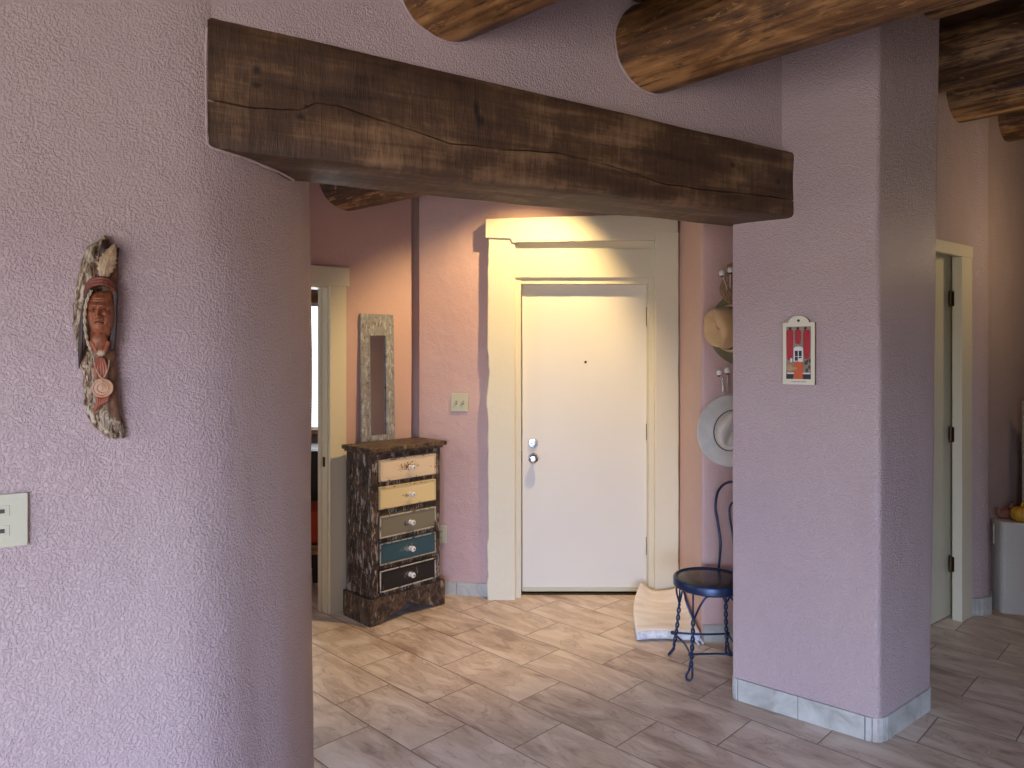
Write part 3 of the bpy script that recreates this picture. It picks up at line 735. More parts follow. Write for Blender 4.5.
# note: local x runs from left to right, local -y faces the hall
MW, MH = (s1-s0), .815; fb = [(.0, .0), (.06, 0)]
b = MB()
b.box((0, 0, 0), (MW*.235, .026, MH), bevel=.003); b.box((MW*.765, 0, 0), (MW, .026, MH), bevel=.003)
b.box((MW*.235, 0, 0), (MW*.765, .024, .035), bevel=.003); b.box((MW*.235, 0, MH-.135), (MW*.765, .024, MH), bevel=.003)
for xx in (MW*.235, MW*.765): b.box((xx-.006, -.004, .03), (xx+.006, .006, MH-.13), bevel=.002)
b.box((MW*.2, -.004, MH-.14), (MW*.8, .006, MH-.13), bevel=.002)
b.build('frame', 'mirror_frame', mir)
b = MB(); b.box((MW*.23, .012, .03), (MW*.77, .016, MH-.13)); b.build('mirror_glass', 'mirror', mir)

# ------------------------------------------------------------------ switches and outlets
def plate(name, loc, rot, w, h, label, cat, kind):
    e = tag(empty(name, loc, rot=rot), label, cat)
    b = MB(); b.box((-w/2, -.006, -h/2), (w/2, 0, h/2), bevel=.003, seg=3); b.build('cover_plate', 'plate', e)
    if kind == 'toggle2':
        for x in (-.023, .023):
            b = MB(); b.box((x-.005, -.0075, -.012), (x+.005, -.005, .012)); tg = b.build('switch_slot', 'plate_dark', e)
            b = MB(); b.box((-.004, -.012, -.005), (.004, 0, .005), Matrix.Translation((x, -.007, .003)) @ Matrix.Rotation(.5, 4, 'X'), bevel=.0015); b.build('toggle', 'plate', e)
    if kind == 'toggle2h':
        for z in (-.024, .024):
            b = MB(); b.box((-.022, -.0073, z-.013), (.022, -.005, z+.013), bevel=.001); b.build('switch_collar', 'plate', e)
            b = MB(); b.box((-.012, -.008, z-.005), (.012, -.006, z+.005)); b.build('switch_slot', 'plate_dark', e)
            b = MB(); b.box((-.006, -.018, -.0045), (.005, 0, .0045), Matrix.Translation((-.002, -.006, z)) @ Matrix.Rotation(-.5, 4, 'Z'), bevel=.0015); b.build('toggle', 'plate', e)
        b = MB(); b.ball((0, -.006, 0), .003, (1, .4, 1), 8); b.build('screw', 'plate', e)
    if kind == 'outlet':
        for z in (-.02, .02):
            b = MB(); b.lathe([(.0165, 0), (.0165, .002), (.015, .003)], 20, Matrix.Translation((0, -.005, z)) @ RX); so = b.build('socket', 'plate', e)
            b = MB(); b.box((-.008, -.0085, z-.005), (-.005, -.0075, z+.006)); b.box((.005, -.0085, z-.005), (.008, -.0075, z+.006)); b.build('slot', 'plate_dark', so)
    return e
def pL(px, n=0):                                      # a point on the left wall's plane at pixel column px
    k = (px-512)/F; s = (FL.x-k*FL.y)/(UD.x-k*UD.y); p = FL-UD*s; return p+V2(.5, -.866)*n
plx = pL(-1); aw = math.atan2(UD.y, UD.x)
plate('light_switch', (plx.x, plx.y, Zt(521, plx.y)), (0, 0, aw), .118, .130, 'almond double switch plate with sideways toggles at the left edge', 'switch', 'toggle2h').location.x += 0
def wallB(px): k = (px-512)/F; t_ = (k*4.785+.62)/(.505+k*.085); return V2(-.62+.505*t_, 4.785-.085*t_)
p = wallB(459.8); plate('light_switch', (p.x, p.y-.003, Zt(402.5, p.y)), (0, 0, math.atan2(-.085, .505)), .117, .122, 'almond two-toggle switch plate on the pink wall left of the front door', 'switch', 'toggle2')
p = wallB(441.5); plate('wall_outlet', (p.x, p.y-.003, Zt(534, p.y)), (0, 0, math.atan2(-.085, .505)), .072, .118, 'almond outlet low on the wall, half behind the chest of drawers', 'outlet', 'outlet')
plate('wall_outlet', (2.995, 4.425, Zt(533, 4.42)), (0, 0, math.radians(62)), .072, .118, 'outlet on the far right wall beside the white plaster ledge', 'outlet', 'outlet')

# ------------------------------------------------------------------ white plaster ledge at right with objects
m = MB(); adobe(m, fillet([V2(3.035, 4.40), V2(3.9, 4.12), V2(4.0, 4.9), V2(3.25, 4.68), V2(3.05, 4.52)], [.03, .03, 0, 0, 0], 4), 0, .565, .06, .004)
tag(m.build('plaster_ledge', 'plaster_white', angle=50), 'low white plastered ledge against the wall at the right edge', 'ledge', kind='thing')
b = MB()
for (x, y, r) in ((0, 0, .062), (.045, .03, .04)):
    for k in range(7):
        a = 2*PI*k/7; b.ball((x+.42*r*math.cos(a), y+.42*r*math.sin(a), r*.72), r*.62, (1, 1, 1.15), 12)
b.tube([(0, 0, .09), (.005, 0, .115), (.02, 0, .125)], [.009, .007, .006], 8)
M['gourd'] = mat_paint('yellow_gourd', srgb(196, 148, 40), .45, st=.2); M['redclay'] = mat_paint('red_clay', srgb(130, 84, 70), .7, st=.4)
o = b.build('gourd', 'gourd', smooth=True); o.location = (3.175, 4.42, .563); tag(o, 'yellow gourd lying on the white plaster ledge', 'gourd')
b = MB(); b.ball((0, 0, .03), .035, (1.9, .9, .85), 14); b.ball((.055, 0, .062), .022, (1, 1, 1.4), 10); b.ball((-.055, 0, .045), .018, (1, .8, 1.6), 10); b.tube([(.055, 0, .07), (.06, 0, .10)], [.008, .003], 6)
o = b.build('clay_figurine', 'redclay', smooth=True); o.location = (3.125, 4.50, .563); o.rotation_euler = (0, 0, .3); tag(o, 'small reddish clay figurine left of the yellow gourd', 'figurine')
b = MB(); b.box((0, 0, 0), (.7, .03, .74), bevel=.004)
o = b.build('pale_board', 'plaster_white'); o.location = (3.325, 4.60, .563); o.rotation_euler = (0, 0, .05); tag(o, 'pale grey upright panel standing on the ledge at the right edge', 'panel')

# ------------------------------------------------------------------ ice cream parlour chair
CX, CY = 1.012, 3.635
ch = tag(empty('cafe_chair', (CX, CY, 0)), 'dark blue wire cafe chair with round seat and twisted legs, beside the column', 'chair')
b = MB(); b.lathe([(.150, .418), (.176, .418), (.183, .424), (.183, .455), (.178, .463), (.168, .465), (.164, .459), (.15, .457)], 56); b.build('seat_rim', 'iron', ch, angle=40)
b = MB(); b.lathe([(.05, .439), (.166, .441), (.166, .455), (.150, .461), (.08, .4625), (.01, .463)], 48); b.build('seat', 'seat_vinyl', ch, angle=50)
feet = [(-.136, -.140), (-.162, .139), (.132, .125), (.158, -.155)]
def catm(P, n=8):
    P = [Vector(p) for p in P]; out = []
    for i in range(len(P)-1):
        a, b_, c, d = P[max(0, i-1)], P[i], P[i+1], P[min(len(P)-1, i+2)]
        for k in range(n):
            t = k/n; out.append(.5*((2*b_)+(-a+c)*t+(2*a-5*b_+4*c-d)*t*t+(-a+3*b_-3*c+d)*t**3))
    out.append(P[-1]); return out
for (fx, fy) in feet:
    ft = Vector((fx, fy, .0)); tp = Vector((fx, fy, 0)).normalized()*.165
    out = Vector((fx, fy, 0)).normalized(); tan = Vector((-out.y, out.x, 0))
    b = MB()
    def axis(z):
        q = z/.42; return ft*(1-q)+Vector((tp.x, tp.y, 0))*q-out*.012*math.sin(q*PI)+Vector((0, 0, z))
    for ph in (0, PI):      # twisted pair
        pts = []
        for i in range(71):
            z = .065+.215*i/70; a = ph+z/.215*2*PI*2.7
            pts.append(axis(z)+(tan*math.cos(a)+out*math.sin(a))*.0062)
        b.tube(pts, .0052, 7)
        sg = 1 if ph == 0 else -1
        ang = math.atan2(tp.y, tp.x)+sg*.62
        e = Vector((.168*math.cos(ang), .168*math.sin(ang), .420))
        p0 = pts[-1]
        b.tube(catm([p0, axis(.31)+tan*sg*.012, axis(.37)+tan*sg*.04+Vector((0, 0, 0)), (axis(.395)*.35+e*.65), e], 6), .0052, 7)
        # foot loop
        b.tube(catm([pts[0], axis(.04)+tan*sg*.010, axis(.02)+tan*sg*.016+out*.01, axis(.007)+tan*sg*.010+out*.016, axis(.0065)+out*.018], 6), .0055, 7)
    b.tube([axis(.42), axis(.28)], .0045, 7)
    b.build('leg', 'iron', ch, smooth=True)
b = MB()
ax = [Vector((fx, fy, 0))*.985+Vector((0, 0, .125)) for fx, fy in feet]
for i in range(4):
    p, q = ax[i], ax[(i+1) % 4]; mid = (p+q)/2; inn = -Vector((mid.x, mid.y, 0)).normalized()
    b.tube(catm([p, p*.75+q*.25+inn*.01, mid+inn*.016, p*.25+q*.75+inn*.01, q], 5), .0055, 8)
for p in ax: b.ball(p, .0105, n=10)
b.build('stretcher', 'iron', ch, smooth=True)
bdv = Vector((.90, .44, 0)); sp = Vector((-.44, .90, 0)); bc = bdv*.172
def BK(u, z, o=0): return bc+sp*u+bdv*(o+.05*(z-.46))+Vector((0, 0, z))
b = MB(); half = [(.125, .425), (.118, .52), (.118, .60), (.145, .70), (.165, .77), (.155, .85), (.115, .90), (.06, .925), (0, .93)]
b.tube(catm([BK(u, z) for u, z in half]+[BK(-u, z) for u, z in half[::-1][1:]], 8), .0068, 9); b.build('back_frame', 'iron', ch, smooth=True)
b = MB(); inn = [(.01, .46), (.012, .56), (.03, .66), (.052, .73), (.058, .79), (.035, .82), (.014, .80), (.014, .77), (.03, .765)]
b.tube(catm([BK(u, z) for u, z in inn], 8), .0055, 8); b.tube(catm([BK(-u, z) for u, z in inn], 8), .0055, 8); b.build('back_scroll', 'iron', ch, smooth=True)

# ------------------------------------------------------------------ folded rug by the return wall
t = NT('rug_cloth'); v = t.tc.outputs['Object']
wv = t.noise(t.mapping((2, 6, 3), rot=(0, 0, .5)), 2, 3, .55, 1.0); fine = t.noise(v, 220, 2)
M['rug'] = t.out(t.ramp(wv, [(.36, srgb(226, 214, 204)), (.5, srgb(232, 226, 220)), (.62, srgb(238, 232, 226))]), .9, t.bump(fine, .5, .003))
t = NT('rug_edge_cloth'); M['rug_edge'] = t.out(t.ramp(t.noise(t.tc.outputs['Object'], 30), [(.4, srgb(196, 204, 214)), (.6, srgb(232, 234, 236))]), .9, t.bump(t.noise(t.tc.outputs['Object'], 160), .6, .003))
rug = tag(empty('folded_rug', (0, 0, 0)), 'cream and peach folded rug lying on the tiles between front door and chair', 'rug')
def rug_layer(lift, dx=0):
    def fn(u, v):
        # v: 0 front (near camera) .. 1 back ; u: 0 left .. 1 right
        y = 3.97+(4.56-3.97)*v
        xl = .695+.13*v-.03*math.sin(v*PI); xr = 1.045+.035*v
        x = xl+(xr-xl)*u+dx
        z = lift+.004+.035*v+.010*math.sin(u*5+v*3)*v
        z += .045*math.exp(-(u/.22)**2)*v**1.2          # left edge curls up towards the back
        z += .03*math.exp(-((1-u)/.12)**2)*v
        return (x, y+.02*math.sin(u*4), max(.004, z))
    return fn
b = MB(); b.grid(30, 22, rug_layer(.046)); b.build('top_layer', 'rug', rug, smooth=True, solid=.009)
for k in range(3):
    b = MB(); b.grid(24, 14, rug_layer(.006+k*.013, .004*(k % 2))); b.build('rug_layer', 'rug_edge', rug, smooth=True, solid=.010)
b = MB()
for u in [i/26 for i in range(27)]:
    pass
f0 = rug_layer(.046); f1 = rug_layer(.006)
pts = []
b.tube([Vector(f0(i/20, 0))*.5+Vector(f1(i/20, 0))*.5+Vector((0, -.004, .002)) for i in range(21)], .023, 12); b.build('fold', 'rug_edge', rug, smooth=True)
b = MB(); b.tube(catm([(1.03, 3.97, .03), (1.045, 3.945, .02), (1.055, 3.915, .008)], 5), [.008]*11, 6); b.tube(catm([(1.01, 3.97, .03), (1.02, 3.94, .015), (1.03, 3.905, .006)], 5), [.007]*11, 6); b.build('tassel', 'rug_edge', rug, smooth=True)

# ------------------------------------------------------------------ wall hooks and hats
def hook(z, dx, label):
    e = tag(empty('wall_hook', (1.205+dx, 3.958, z)), label, 'hook', 'ball-tipped wire wall hooks')
    b = MB(); b.box((-.02, -.008, -.06), (.02, 0, .02), bevel=.003); b.build('back_plate', 'wire', e)
    for s in (-1, 1):
        tip = Vector((-.055+.034*(s > 0), -.09-.02*s, .055+.006*s))
        b = MB(); b.tube(catm([(s*.008, -.008, -.04), (-.01+s*.006, -.045, -.062), (-.035+.02*(s > 0), -.085, -.03), tip], 8), .0036, 8); wr = b.build('wire', 'wire', e, smooth=True)
        b = MB(); b.lathe([(.006, -.012), (.0095, -.009), (.0095, -.003), (.006, 0)], 10, Matrix.Translation(tip-Vector((0, 0, .010)))); b.build('ferrule', 'brass_dark', wr, smooth=True)
        b = MB(); b.ball(tip, .0175, n=16); b.build('ball_tip', 'white_ball', wr, smooth=True)
    return e
hook(2.0, 0, 'twin ball-tipped wire hook above the upper hats, beside the column')
hook(1.455, -.015, 'twin ball-tipped wire hook just above the large white hat')
def mat_felt(name, c, c2):
    t = NT(name); v = t.tc.outputs['Object']
    return t.out(t.mix(t.ramp(t.noise(v, 9, 4), [(.35, G4(0)), (.7, G4(1))]), c, c2), .85, t.bump(t.noise(v, 260, 2), .35, .002), **{'Sheen Weight': .25})
M['felt_white'] = mat_felt('white_felt', srgb(216, 208, 194), srgb(196, 190, 178)); M['felt_tan'] = mat_felt('tan_felt', srgb(206, 170, 120), srgb(188, 154, 108))
M['felt_olive'] = mat_felt('olive_felt', srgb(122, 112, 78), srgb(104, 96, 68)); M['band'] = mat_felt('dark_hat_band', srgb(60, 52, 44), srgb(48, 42, 38))
t = NT('brown_woven_straw'); v = t.tc.outputs['Object']; wv = t.noise(t.mapping((50, 50, 8)), 3, 3)
M['straw'] = t.out(t.ramp(wv, [(.35, srgb(104, 76, 54)), (.65, srgb(184, 150, 116))]), .85, t.bump(wv, .9, .008))
def hat(name, mat, loc, axis, up, R, rx, ry, hc, label, curl=.03, band=True, roll=0, style='cattleman'):
    """axis = direction the crown points; up = hat front direction"""
    z = Vector(axis).normalized(); x = Vector(up)-z*Vector(up).dot(z); x.normalize(); y = z.cross(x)
    e = empty(name, loc); e.rotation_euler = Matrix((x, y, z)).transposed().to_euler(); tag(e, label, 'hat', 'hats hanging on the wall hooks')
    n = 64
    def brim(co, a, r, zz):
        t = max(0, (r-1.0*rx)/(R-rx)) if R > rx else 0
        sc = (ry+(R*.93-ry)*t)/max(1e-6, (rx+(R-rx)*t))
        co.y = r*math.sin(a)*sc
        co.z = zz+curl*t**2*(math.sin(a)**2)*1.2-curl*.35*t*(math.cos(a)**2)
        return co
    b = MB(); prof = [rx*.98+(R-rx*.98)*i/9 for i in range(10)]
    rr = [(r, .0) for r in prof]+[(R+.001, .003)]+[(r, .005) for r in prof[::-1]]
    rings = []
    for r, zz in rr:
        rings.append([b.bm.verts.new(brim(Vector((r*math.cos(2*PI*k/n), 0, zz)), 2*PI*k/n, r, zz)) for k in range(n)])
    for A, B in zip(rings, rings[1:]+rings[:1]):
        for k in range(n): b.bm.faces.new((A[k], A[(k+1) % n], B[(k+1) % n], B[k]))
    b.build('brim', mat, e, smooth=True)
    b = MB(); prof = [(1.0, 0), (.985, .25), (.955, .5), (.93, .72), (.90, .86), (.84, .95), (.72, 1.0), (.55, 1.0), (.36, .985), (.18, .97), (.02, .965)]
    rings = []
    for q, h in prof:
        ring = []
        for k in range(n):
            a = 2*PI*k/n; px, py = rx*q*math.cos(a), ry*q*math.sin(a); hh = hc*h
            tt = max(0, (h-.6)/.4)
            hh += hc*.10*tt*math.cos(a)*.8                       # front higher
            hh -= hc*.30*tt*math.exp(-(py/(ry*.30))**2)*(1 if q < .8 else .55)   # centre crease
            for s in (-1, 1): hh -= 0; py -= s*ry*.20*tt*math.exp(-((px-rx*.45)/(rx*.35))**2)*max(0, s*math.sin(a)) # front pinch
            ring.append(b.bm.verts.new((px, py, hh)))
        rings.append(ring)
    for A, B in zip(rings, rings[1:]):
        for k in range(n): b.bm.faces.new((A[k], A[(k+1) % n], B[(k+1) % n], B[k]))
    b.bm.faces.new(rings[-1]); b.build('crown', mat, e, smooth=True)
    if band:
        b = MB(); rings = []
        for q, hh in ((1.0, .006), (1.03, .008), (1.022, .030), (.985, .032)):
            rings.append([b.bm.verts.new((rx*q*math.cos(2*PI*k/n), ry*q*math.sin(2*PI*k/n), hh)) for k in range(n)])
        for A, B in zip(rings, rings[1:]):
            for k in range(n): b.bm.faces.new((A[k], A[(k+1) % n], B[(k+1) % n], B[k]))
        b.build('hat_band', 'band', e, smooth=True)
    return e
hat('cowboy_hat', 'felt_white', (1.205, 3.90, 1.185), (-.18, -1, .12), (.35, 0, 1), .198, .112, .092, .135, 'large off-white felt hat with broad brim, lowest of the hats beside the column', .035)
hat('cowboy_hat', 'felt_olive', (1.262, 3.872, 1.748), (-.62, -.78, .05), (.1, 0, 1), .205, .10, .085, .05, 'olive felt hat whose brim shows behind the tan hat', .012, False)
hat('cowboy_hat', 'felt_tan', (1.165, 3.775, 1.742), (-.90, -.44, .02), (0, .3, 1), .128, .112, .098, .13, 'tan felt cowboy hat with crown turned left, on top of the olive hat', .01)
hat('straw_hat', 'straw', (1.255, 3.915, 1.965), (-.66, -.75, .1), (.1, 0, 1), .16, .10, .09, .09, 'brown woven straw hat under the topmost white-tipped hook', .02, False)

# ------------------------------------------------------------------ plaque on the column
ca = math.atan2(CC.y-CL.y, CC.x-CL.x); cn = V2(math.sin(ca), -math.cos(ca))
pc = V2(1.263, 3.119)+cn*(-.012)
pq = tag(empty('wall_plaque', (pc.x, pc.y, Zt(353.5, 3.11)), ca), 'small cream wooden plaque with red chilli strings, hanging on the pink column', 'plaque')
PW, PH = .136, .272
P = [(-PW/2, -PH/2), (PW/2, -PH/2), (PW/2, PH/2)]
for i in range(13): a = PI*i/12; P.append((.044*math.cos(a), PH/2+.030*math.sin(a)))
P += [(-PW/2, PH/2)]
t = NT('plaque_wood_side'); M['plaque_side'] = t.out(t.ramp(t.noise(t.mapping((1, 30, 3)), 5), [(.4, srgb(110, 84, 48)), (.6, srgb(150, 120, 76))]), .6)
b = MB(); b.prism(P, -.024, 0, 'y'); b.build('board', 'plaque_side', pq)
b = MB(); b.prism([(x*.995, z*.998) for x, z in P], -.0265, -.0238, 'y'); b.build('front_face', 'ivory', pq)
b = MB(); b.lathe([(.006, 0), (.006, .001)], 16, Matrix.Translation((0, -.0265, PH/2+.008)) @ RX); b.build('hanging_hole', 'wood_black', pq)
def cmat(name, *c): M[name] = mat_paint(name, srgb(*c), .5, st=.05); return name
cmat('pl_bg', 150, 128, 110); cmat('pl_red', 176, 30, 44); cmat('pl_dark', 44, 34, 36); cmat('pl_orange', 206, 92, 44); cmat('pl_white', 226, 222, 214); cmat('pl_green', 60, 70, 48); cmat('pl_tan', 190, 150, 100); cmat('pl_grey', 150, 144, 128)
yf = -.0266
iw0, iw1, iz0, iz1 = -.052, .052, -.112, .118
b = MB(); b.box((iw0, yf-.0012, iz0), (iw1, yf, iz1)); pic = b.build('picture', 'pl_bg', pq)
for cx, top, bot, w0 in ((-.036, .096, -.028, .015), (-.001, .096, .042, .013), (.036, .096, -.022, .016)):
    b = MB(); random.seed(int(cx*1000)+60); n = int((top-bot)/.006)
    for i in range(n):
        z = top-(top-bot)*i/n; ww = w0*(1-.55*(i/n)**3)*(.75 if i == 0 else 1)
        for s in (-1, 0, 1): b.ball((cx+s*ww*.55, yf-.002-random.random()*.001, z+random.uniform(-.002, .002)), .0052, (1+.3*abs(s), .35, 1.35), 8)
    b.build('chilli_string', 'pl_red', pic, smooth=True)
for cx in (-.037, -.004, .028): b = MB(); b.ball((cx+.002, yf-.002, .110), .006, (1, .3, 1), 8); b.build('hanging_knot', 'pl_dark', pic)
b = MB(); b.box((iw0, yf-.0016, iz0), (iw1, yf-.0010, -.088)); b.build('dark_ground', 'pl_dark', pic)
b = MB(); b.box((-.020, yf-.0025, -.035), (.020, yf-.001, .022)); b.ball((0, yf-.0015, .022), .018, (1.1, .08, .5), 14); b.build('painted_window', 'pl_white', pic)
b = MB(); b.box((-.048, yf-.0022, -.090), (.050, yf-.001, -.084)); b.build('white_shelf', 'pl_white', pic)
for x in (-.0145, .002):
    for z in (-.012, -.032+.0): b = MB(); b.box((x, yf-.0032, z), (x+.0125, yf-.002, z+.018+(.006 if z > -.02 else 0))); b.build('window_pane', 'pl_dark', pic)
b = MB(); b.prism([(-.022, iz0), (.020, iz0), (.018, -.075), (.022, -.05), (.012, -.036), (-.004, -.034), (-.020, -.045), (-.016, -.075)], yf-.0042, yf-.0015, 'y'); b.build('orange_robe', 'pl_orange', pic)
b = MB(); b.ball((.010, yf-.004, -.028), .009, (1.1, .3, 1), 10); b.build('white_cloth', 'pl_white', pic)
b = MB(); b.ball((-.030, yf-.003, -.028), .007, (.7, .3, 1.6), 10); b.build('white_cloth', 'pl_white', pic)
b = MB(); b.ball((-.036, yf-.003, -.062), .012, (1.1, .25, 1.3), 10); b.ball((-.018, yf-.0045, -.064), .009, (1.5, .25, .8), 10); b.build('tan_bundle', 'pl_tan', pic)
b = MB()
for i in range(7): b.ball((.036+random.uniform(-.01, .012), yf-.003, -.050+random.uniform(-.03, .02)), .006, (.8, .3, 1.5), 8)
b.build('green_plant', 'pl_green', pic)
b = MB()
x = -.030
while x < .030:                                       # faint illegible caption line
    w_ = random.uniform(.0025, .006); b.box((x, yf-.0008, -.125), (x+w_, yf, -.121)); x += w_+.0018
b.build('caption_marks', 'pl_grey', pq)

# ------------------------------------------------------------------ carved bust on driftwood, left wall
pcv = pL(100)
cv = tag(empty('wood_carving', (pcv.x, pcv.y, Zt(338, pcv.y)), aw), 'tall bark carving of a stern face with feather and medallion, on left wall', 'carving')
def U(x, y): return ((x-100)*.00224, (338-y)*.00258)
t = NT('bark_driftwood'); v = t.tc.outputs['Object']; n1 = t.noise(t.mapping((60, 60, 22)), 1.6, 6, .7, .6)
M['bark'] = t.out(t.ramp(n1, [(.38, srgb(52, 36, 26)), (.45, srgb(124, 94, 68)), (.52, srgb(176, 152, 122)), (.60, srgb(220, 206, 180))]), .8, t.bump(n1, 1.0, .012))
def mat_carve(name, a, c, rough=.45):
    t = NT(name); n1 = t.noise(t.mapping((70, 70, 26)), 2, 5, .65)
    M[name] = t.out(t.ramp(n1, [(.35, srgb(*a)), (.65, srgb(*c))]), rough, t.bump(n1, .4, .003)); return name
mat_carve('carved_skin', (120, 66, 42), (168, 102, 68)); mat_carve('carved_hair', (36, 22, 16), (66, 42, 28)); mat_carve('carved_inner', (92, 62, 42), (134, 94, 64))
mat_carve('carved_feather', (150, 118, 84), (206, 180, 142)); mat_carve('carved_band', (96, 42, 30), (130, 70, 50)); mat_carve('carved_medal', (168, 118, 86), (206, 164, 128)); mat_carve('carved_shirt', (132, 66, 42), (172, 100, 70))
mat_carve('carved_tie', (160, 138, 104), (200, 180, 150)); mat_carve('carved_lip', (122, 58, 40), (150, 80, 56)); mat_carve('carved_eye', (40, 24, 16), (70, 44, 30))
outl = [(88, 250, 98), (94, 243, 106), (101, 238, 117), (110, 250, 118), (119, 262, 119)]
# half-outline rows: y, x-left, x-right of the driftwood
rows = [(237, 101, 107), (242, 99, 110), (245, 92, 116), (249, 87, 118), (252, 86, 118), (260, 83, 118.5), (270, 80, 118.5), (280, 78, 118), (292, 76, 118), (305, 74, 117), (318, 73.5, 116), (330, 74, 116), (342, 76, 115), (352, 78, 115), (362, 79, 115), (368, 80, 116), (372, 83, 117), (384, 83.5, 117.5), (396, 84, 119), (404, 84, 119.5), (412, 86, 120), (420, 90, 123), (428, 95, 125), (433, 101, 125), (438, 109, 125)]
def rowx(y):
    for (a, l0, r0), (b_, l1, r1) in zip(rows, rows[1:]):
        if y <= b_: q = (y-a)/(b_-a); return l0+(l1-l0)*q, r0+(r1-r0)*q
    return rows[-1][1:]
b = MB(); NU, NV = 30, 100
def slabf(u, v, back=False):
    y = 237+(438-237)*v; l, r = rowx(y); jag = 1.6*noise.noise(Vector((y*.22, 2, 0)))+.8*noise.noise(Vector((y*.6, 5, 1)))
    l += jag; r += .7*noise.noise(Vector((y*.2, 9, 0))); x = l+(r-l)*u
    px, pz = U(x, y); e = 4*u*(1-u)
    d = .012+.026*e**.55+.005*noise.noise(Vector((px*40, pz*22, 1)))+.003*noise.noise(Vector((px*120, pz*60, 3)))
    if 246 < y < 275: d += .01*math.exp(-((u-.15)/.12)**2)-.018*math.exp(-((u-.36)/.08)**2)*math.exp(-((y-252)/6)**2)
    if y > 405: d += .008*noise.noise(Vector((px*90, pz*90, 8)))
    return (px, -d, pz)
P = b.grid(NU, NV, lambda u, v: slabf(u, v))
Q = [[b.bm.verts.new((P[i][j].co.x, -.001, P[i][j].co.z)) for j in range(NV)] for i in range(NU)]
for i in range(NU-1):
    for j in range(NV-1): b.bm.faces.new((Q[i][j], Q[i][j+1], Q[i+1][j+1], Q[i+1][j]))
for i in range(NU-1):
    b.bm.faces.new((P[i][0], P[i+1][0], Q[i+1][0], Q[i][0])); b.bm.faces.new((P[i][-1], Q[i][-1], Q[i+1][-1], P[i+1][-1]))
for j in range(NV-1):
    b.bm.faces.new((P[0][j], Q[0][j], Q[0][j+1], P[0][j+1])); b.bm.faces.new((P[-1][j], P[-1][j+1], Q[-1][j+1], Q[-1][j]))
b.build('bark_slab', 'bark', cv, angle=60)
# smooth inner wood right of the bark and lower panel
def patch(name, mat, pts, depth, base=-.030, n=(18, 26), rough=.002, parent=None):
    """pts rows: y, x-left, x-right ; domed relief patch"""
    b = MB(); N0, N1 = n
    def rx_(y):
        for (a, l0, r0), (b_, l1, r1) in zip(pts, pts[1:]):
            if y <= b_: q = (y-a)/(b_-a); return l0+(l1-l0)*q, r0+(r1-r0)*q
        return pts[-1][1:]
    def f(u, v):
        y = pts[0][0]+(pts[-1][0]-pts[0][0])*v; l, r = rx_(y); x = l+(r-l)*u; px, pz = U(x, y)
        e = max(0, 4*u*(1-u)); ev = min(1, 8*min(v, 1-v))
        return (px, base-depth*(e**.5)*(ev**.5)+rough*noise.noise(Vector((px*90, pz*50, 2))), pz)
    b.grid(N0, N1, f); return b.build(name, mat, parent or cv, smooth=True, solid=.004)
patch('carved_hollow', 'carved_inner', [(256, 97, 117), (275, 92, 118), (290, 86, 117), (310, 84, 116), (335, 83, 115), (350, 90, 115), (370, 93, 116), (400, 94, 118), (425, 98, 121)], .012, -.026)
# head: relief with brow, nose, cheeks, mouth
hx, hz = U(101.5, 315)
hd = empty('head', (hx, -.038, hz)); hd.scale = (.80, 1.15, .86); hd.parent = cv; hd.rotation_euler = (0, 0, math.radians(-8))
def face(u, v):
    a, c = (u-.5)*2, (v-.5)*2                          # a: left..right, c: down..up
    w0 = .040*(1-.14*c*c-.25*max(0, -c)**1.5); h0 = .066
    # map to an egg
    x = a*w0; z = c*h0
    rr = min(1, (a*a)**1.0); rz = min(1, abs(c)**2.4)
    d = .040*math.sqrt(max(0, 1-rr*.98))*math.sqrt(max(0, 1-rz*.9))
    g = lambda cx, cz, sx, sz: math.exp(-((x-cx)/sx)**2-((z-cz)/sz)**2)
    d += .0055*g(0, .024, .028, .006)                  # brow ridge
    d += .004*(g(-.013, .021, .009, .005)+g(.013, .021, .009, .005))
    d -= .008*(g(-.0145, .012, .0085, .006)+g(.0145, .012, .0085, .006))   # sockets
    d += .0038*(g(-.0145, .0105, .005, .0028)+g(.0145, .0105, .005, .0028))
    d += .013*math.exp(-(x/.0048)**2)*max(0, min(1, (.026-z)/.034))*(1 if z > -.010 else math.exp(-((z+.010)/.004)**2))   # nose
    d += .005*(g(-.0068, -.009, .0036, .0042)+g(.0068, -.009, .0036, .0042))
    d += .005*(g(-.021, .000, .009, .008)+g(.021, .000, .009, .008))       # cheekbones
    d -= .0038*(g(-.0150, -.015, .003, .010)+g(.0150, -.015, .003, .010))  # folds
    d += .0042*g(0, -.0215, .012, .0028)+.0042*g(0, -.0285, .010, .0028)-.0035*g(0, -.0248+.0*x, .014, .0013)
    d -= .0028*(g(-.013, -.028, .003, .003)+g(.013, -.028, .003, .003))
    d += .0055*g(0, -.044, .012, .009)                 # chin
    d -= .0016*(math.exp(-((z-.034-.1*x*x*20)/.0013)**2)+math.exp(-((z-.041)/.0013)**2))   # forehead lines
    d -= .002*(g(-.003, .024, .0012, .006)+g(.003, .024, .0012, .006))
    return (x, -d, z)
b = MB(); b.grid(64, 90, face); b.build('face', 'carved_skin', hd, smooth=True, solid=.002)
b = MB()
for s in (-1, 1): b.ball((s*.0145, -.0345, .0112), .0036, (1.3, .7, .55), 10)
b.build('eyes', 'carved_eye', hd, smooth=True)
b = MB()
for s in (-1, 1): b.tube(catm([(s*.024, -.030, .018), (s*.016, -.040, .0215), (s*.005, -.043, .018)], 5), [.0016]*11, 6)
b.build('eyebrows', 'carved_hair', hd, smooth=True)
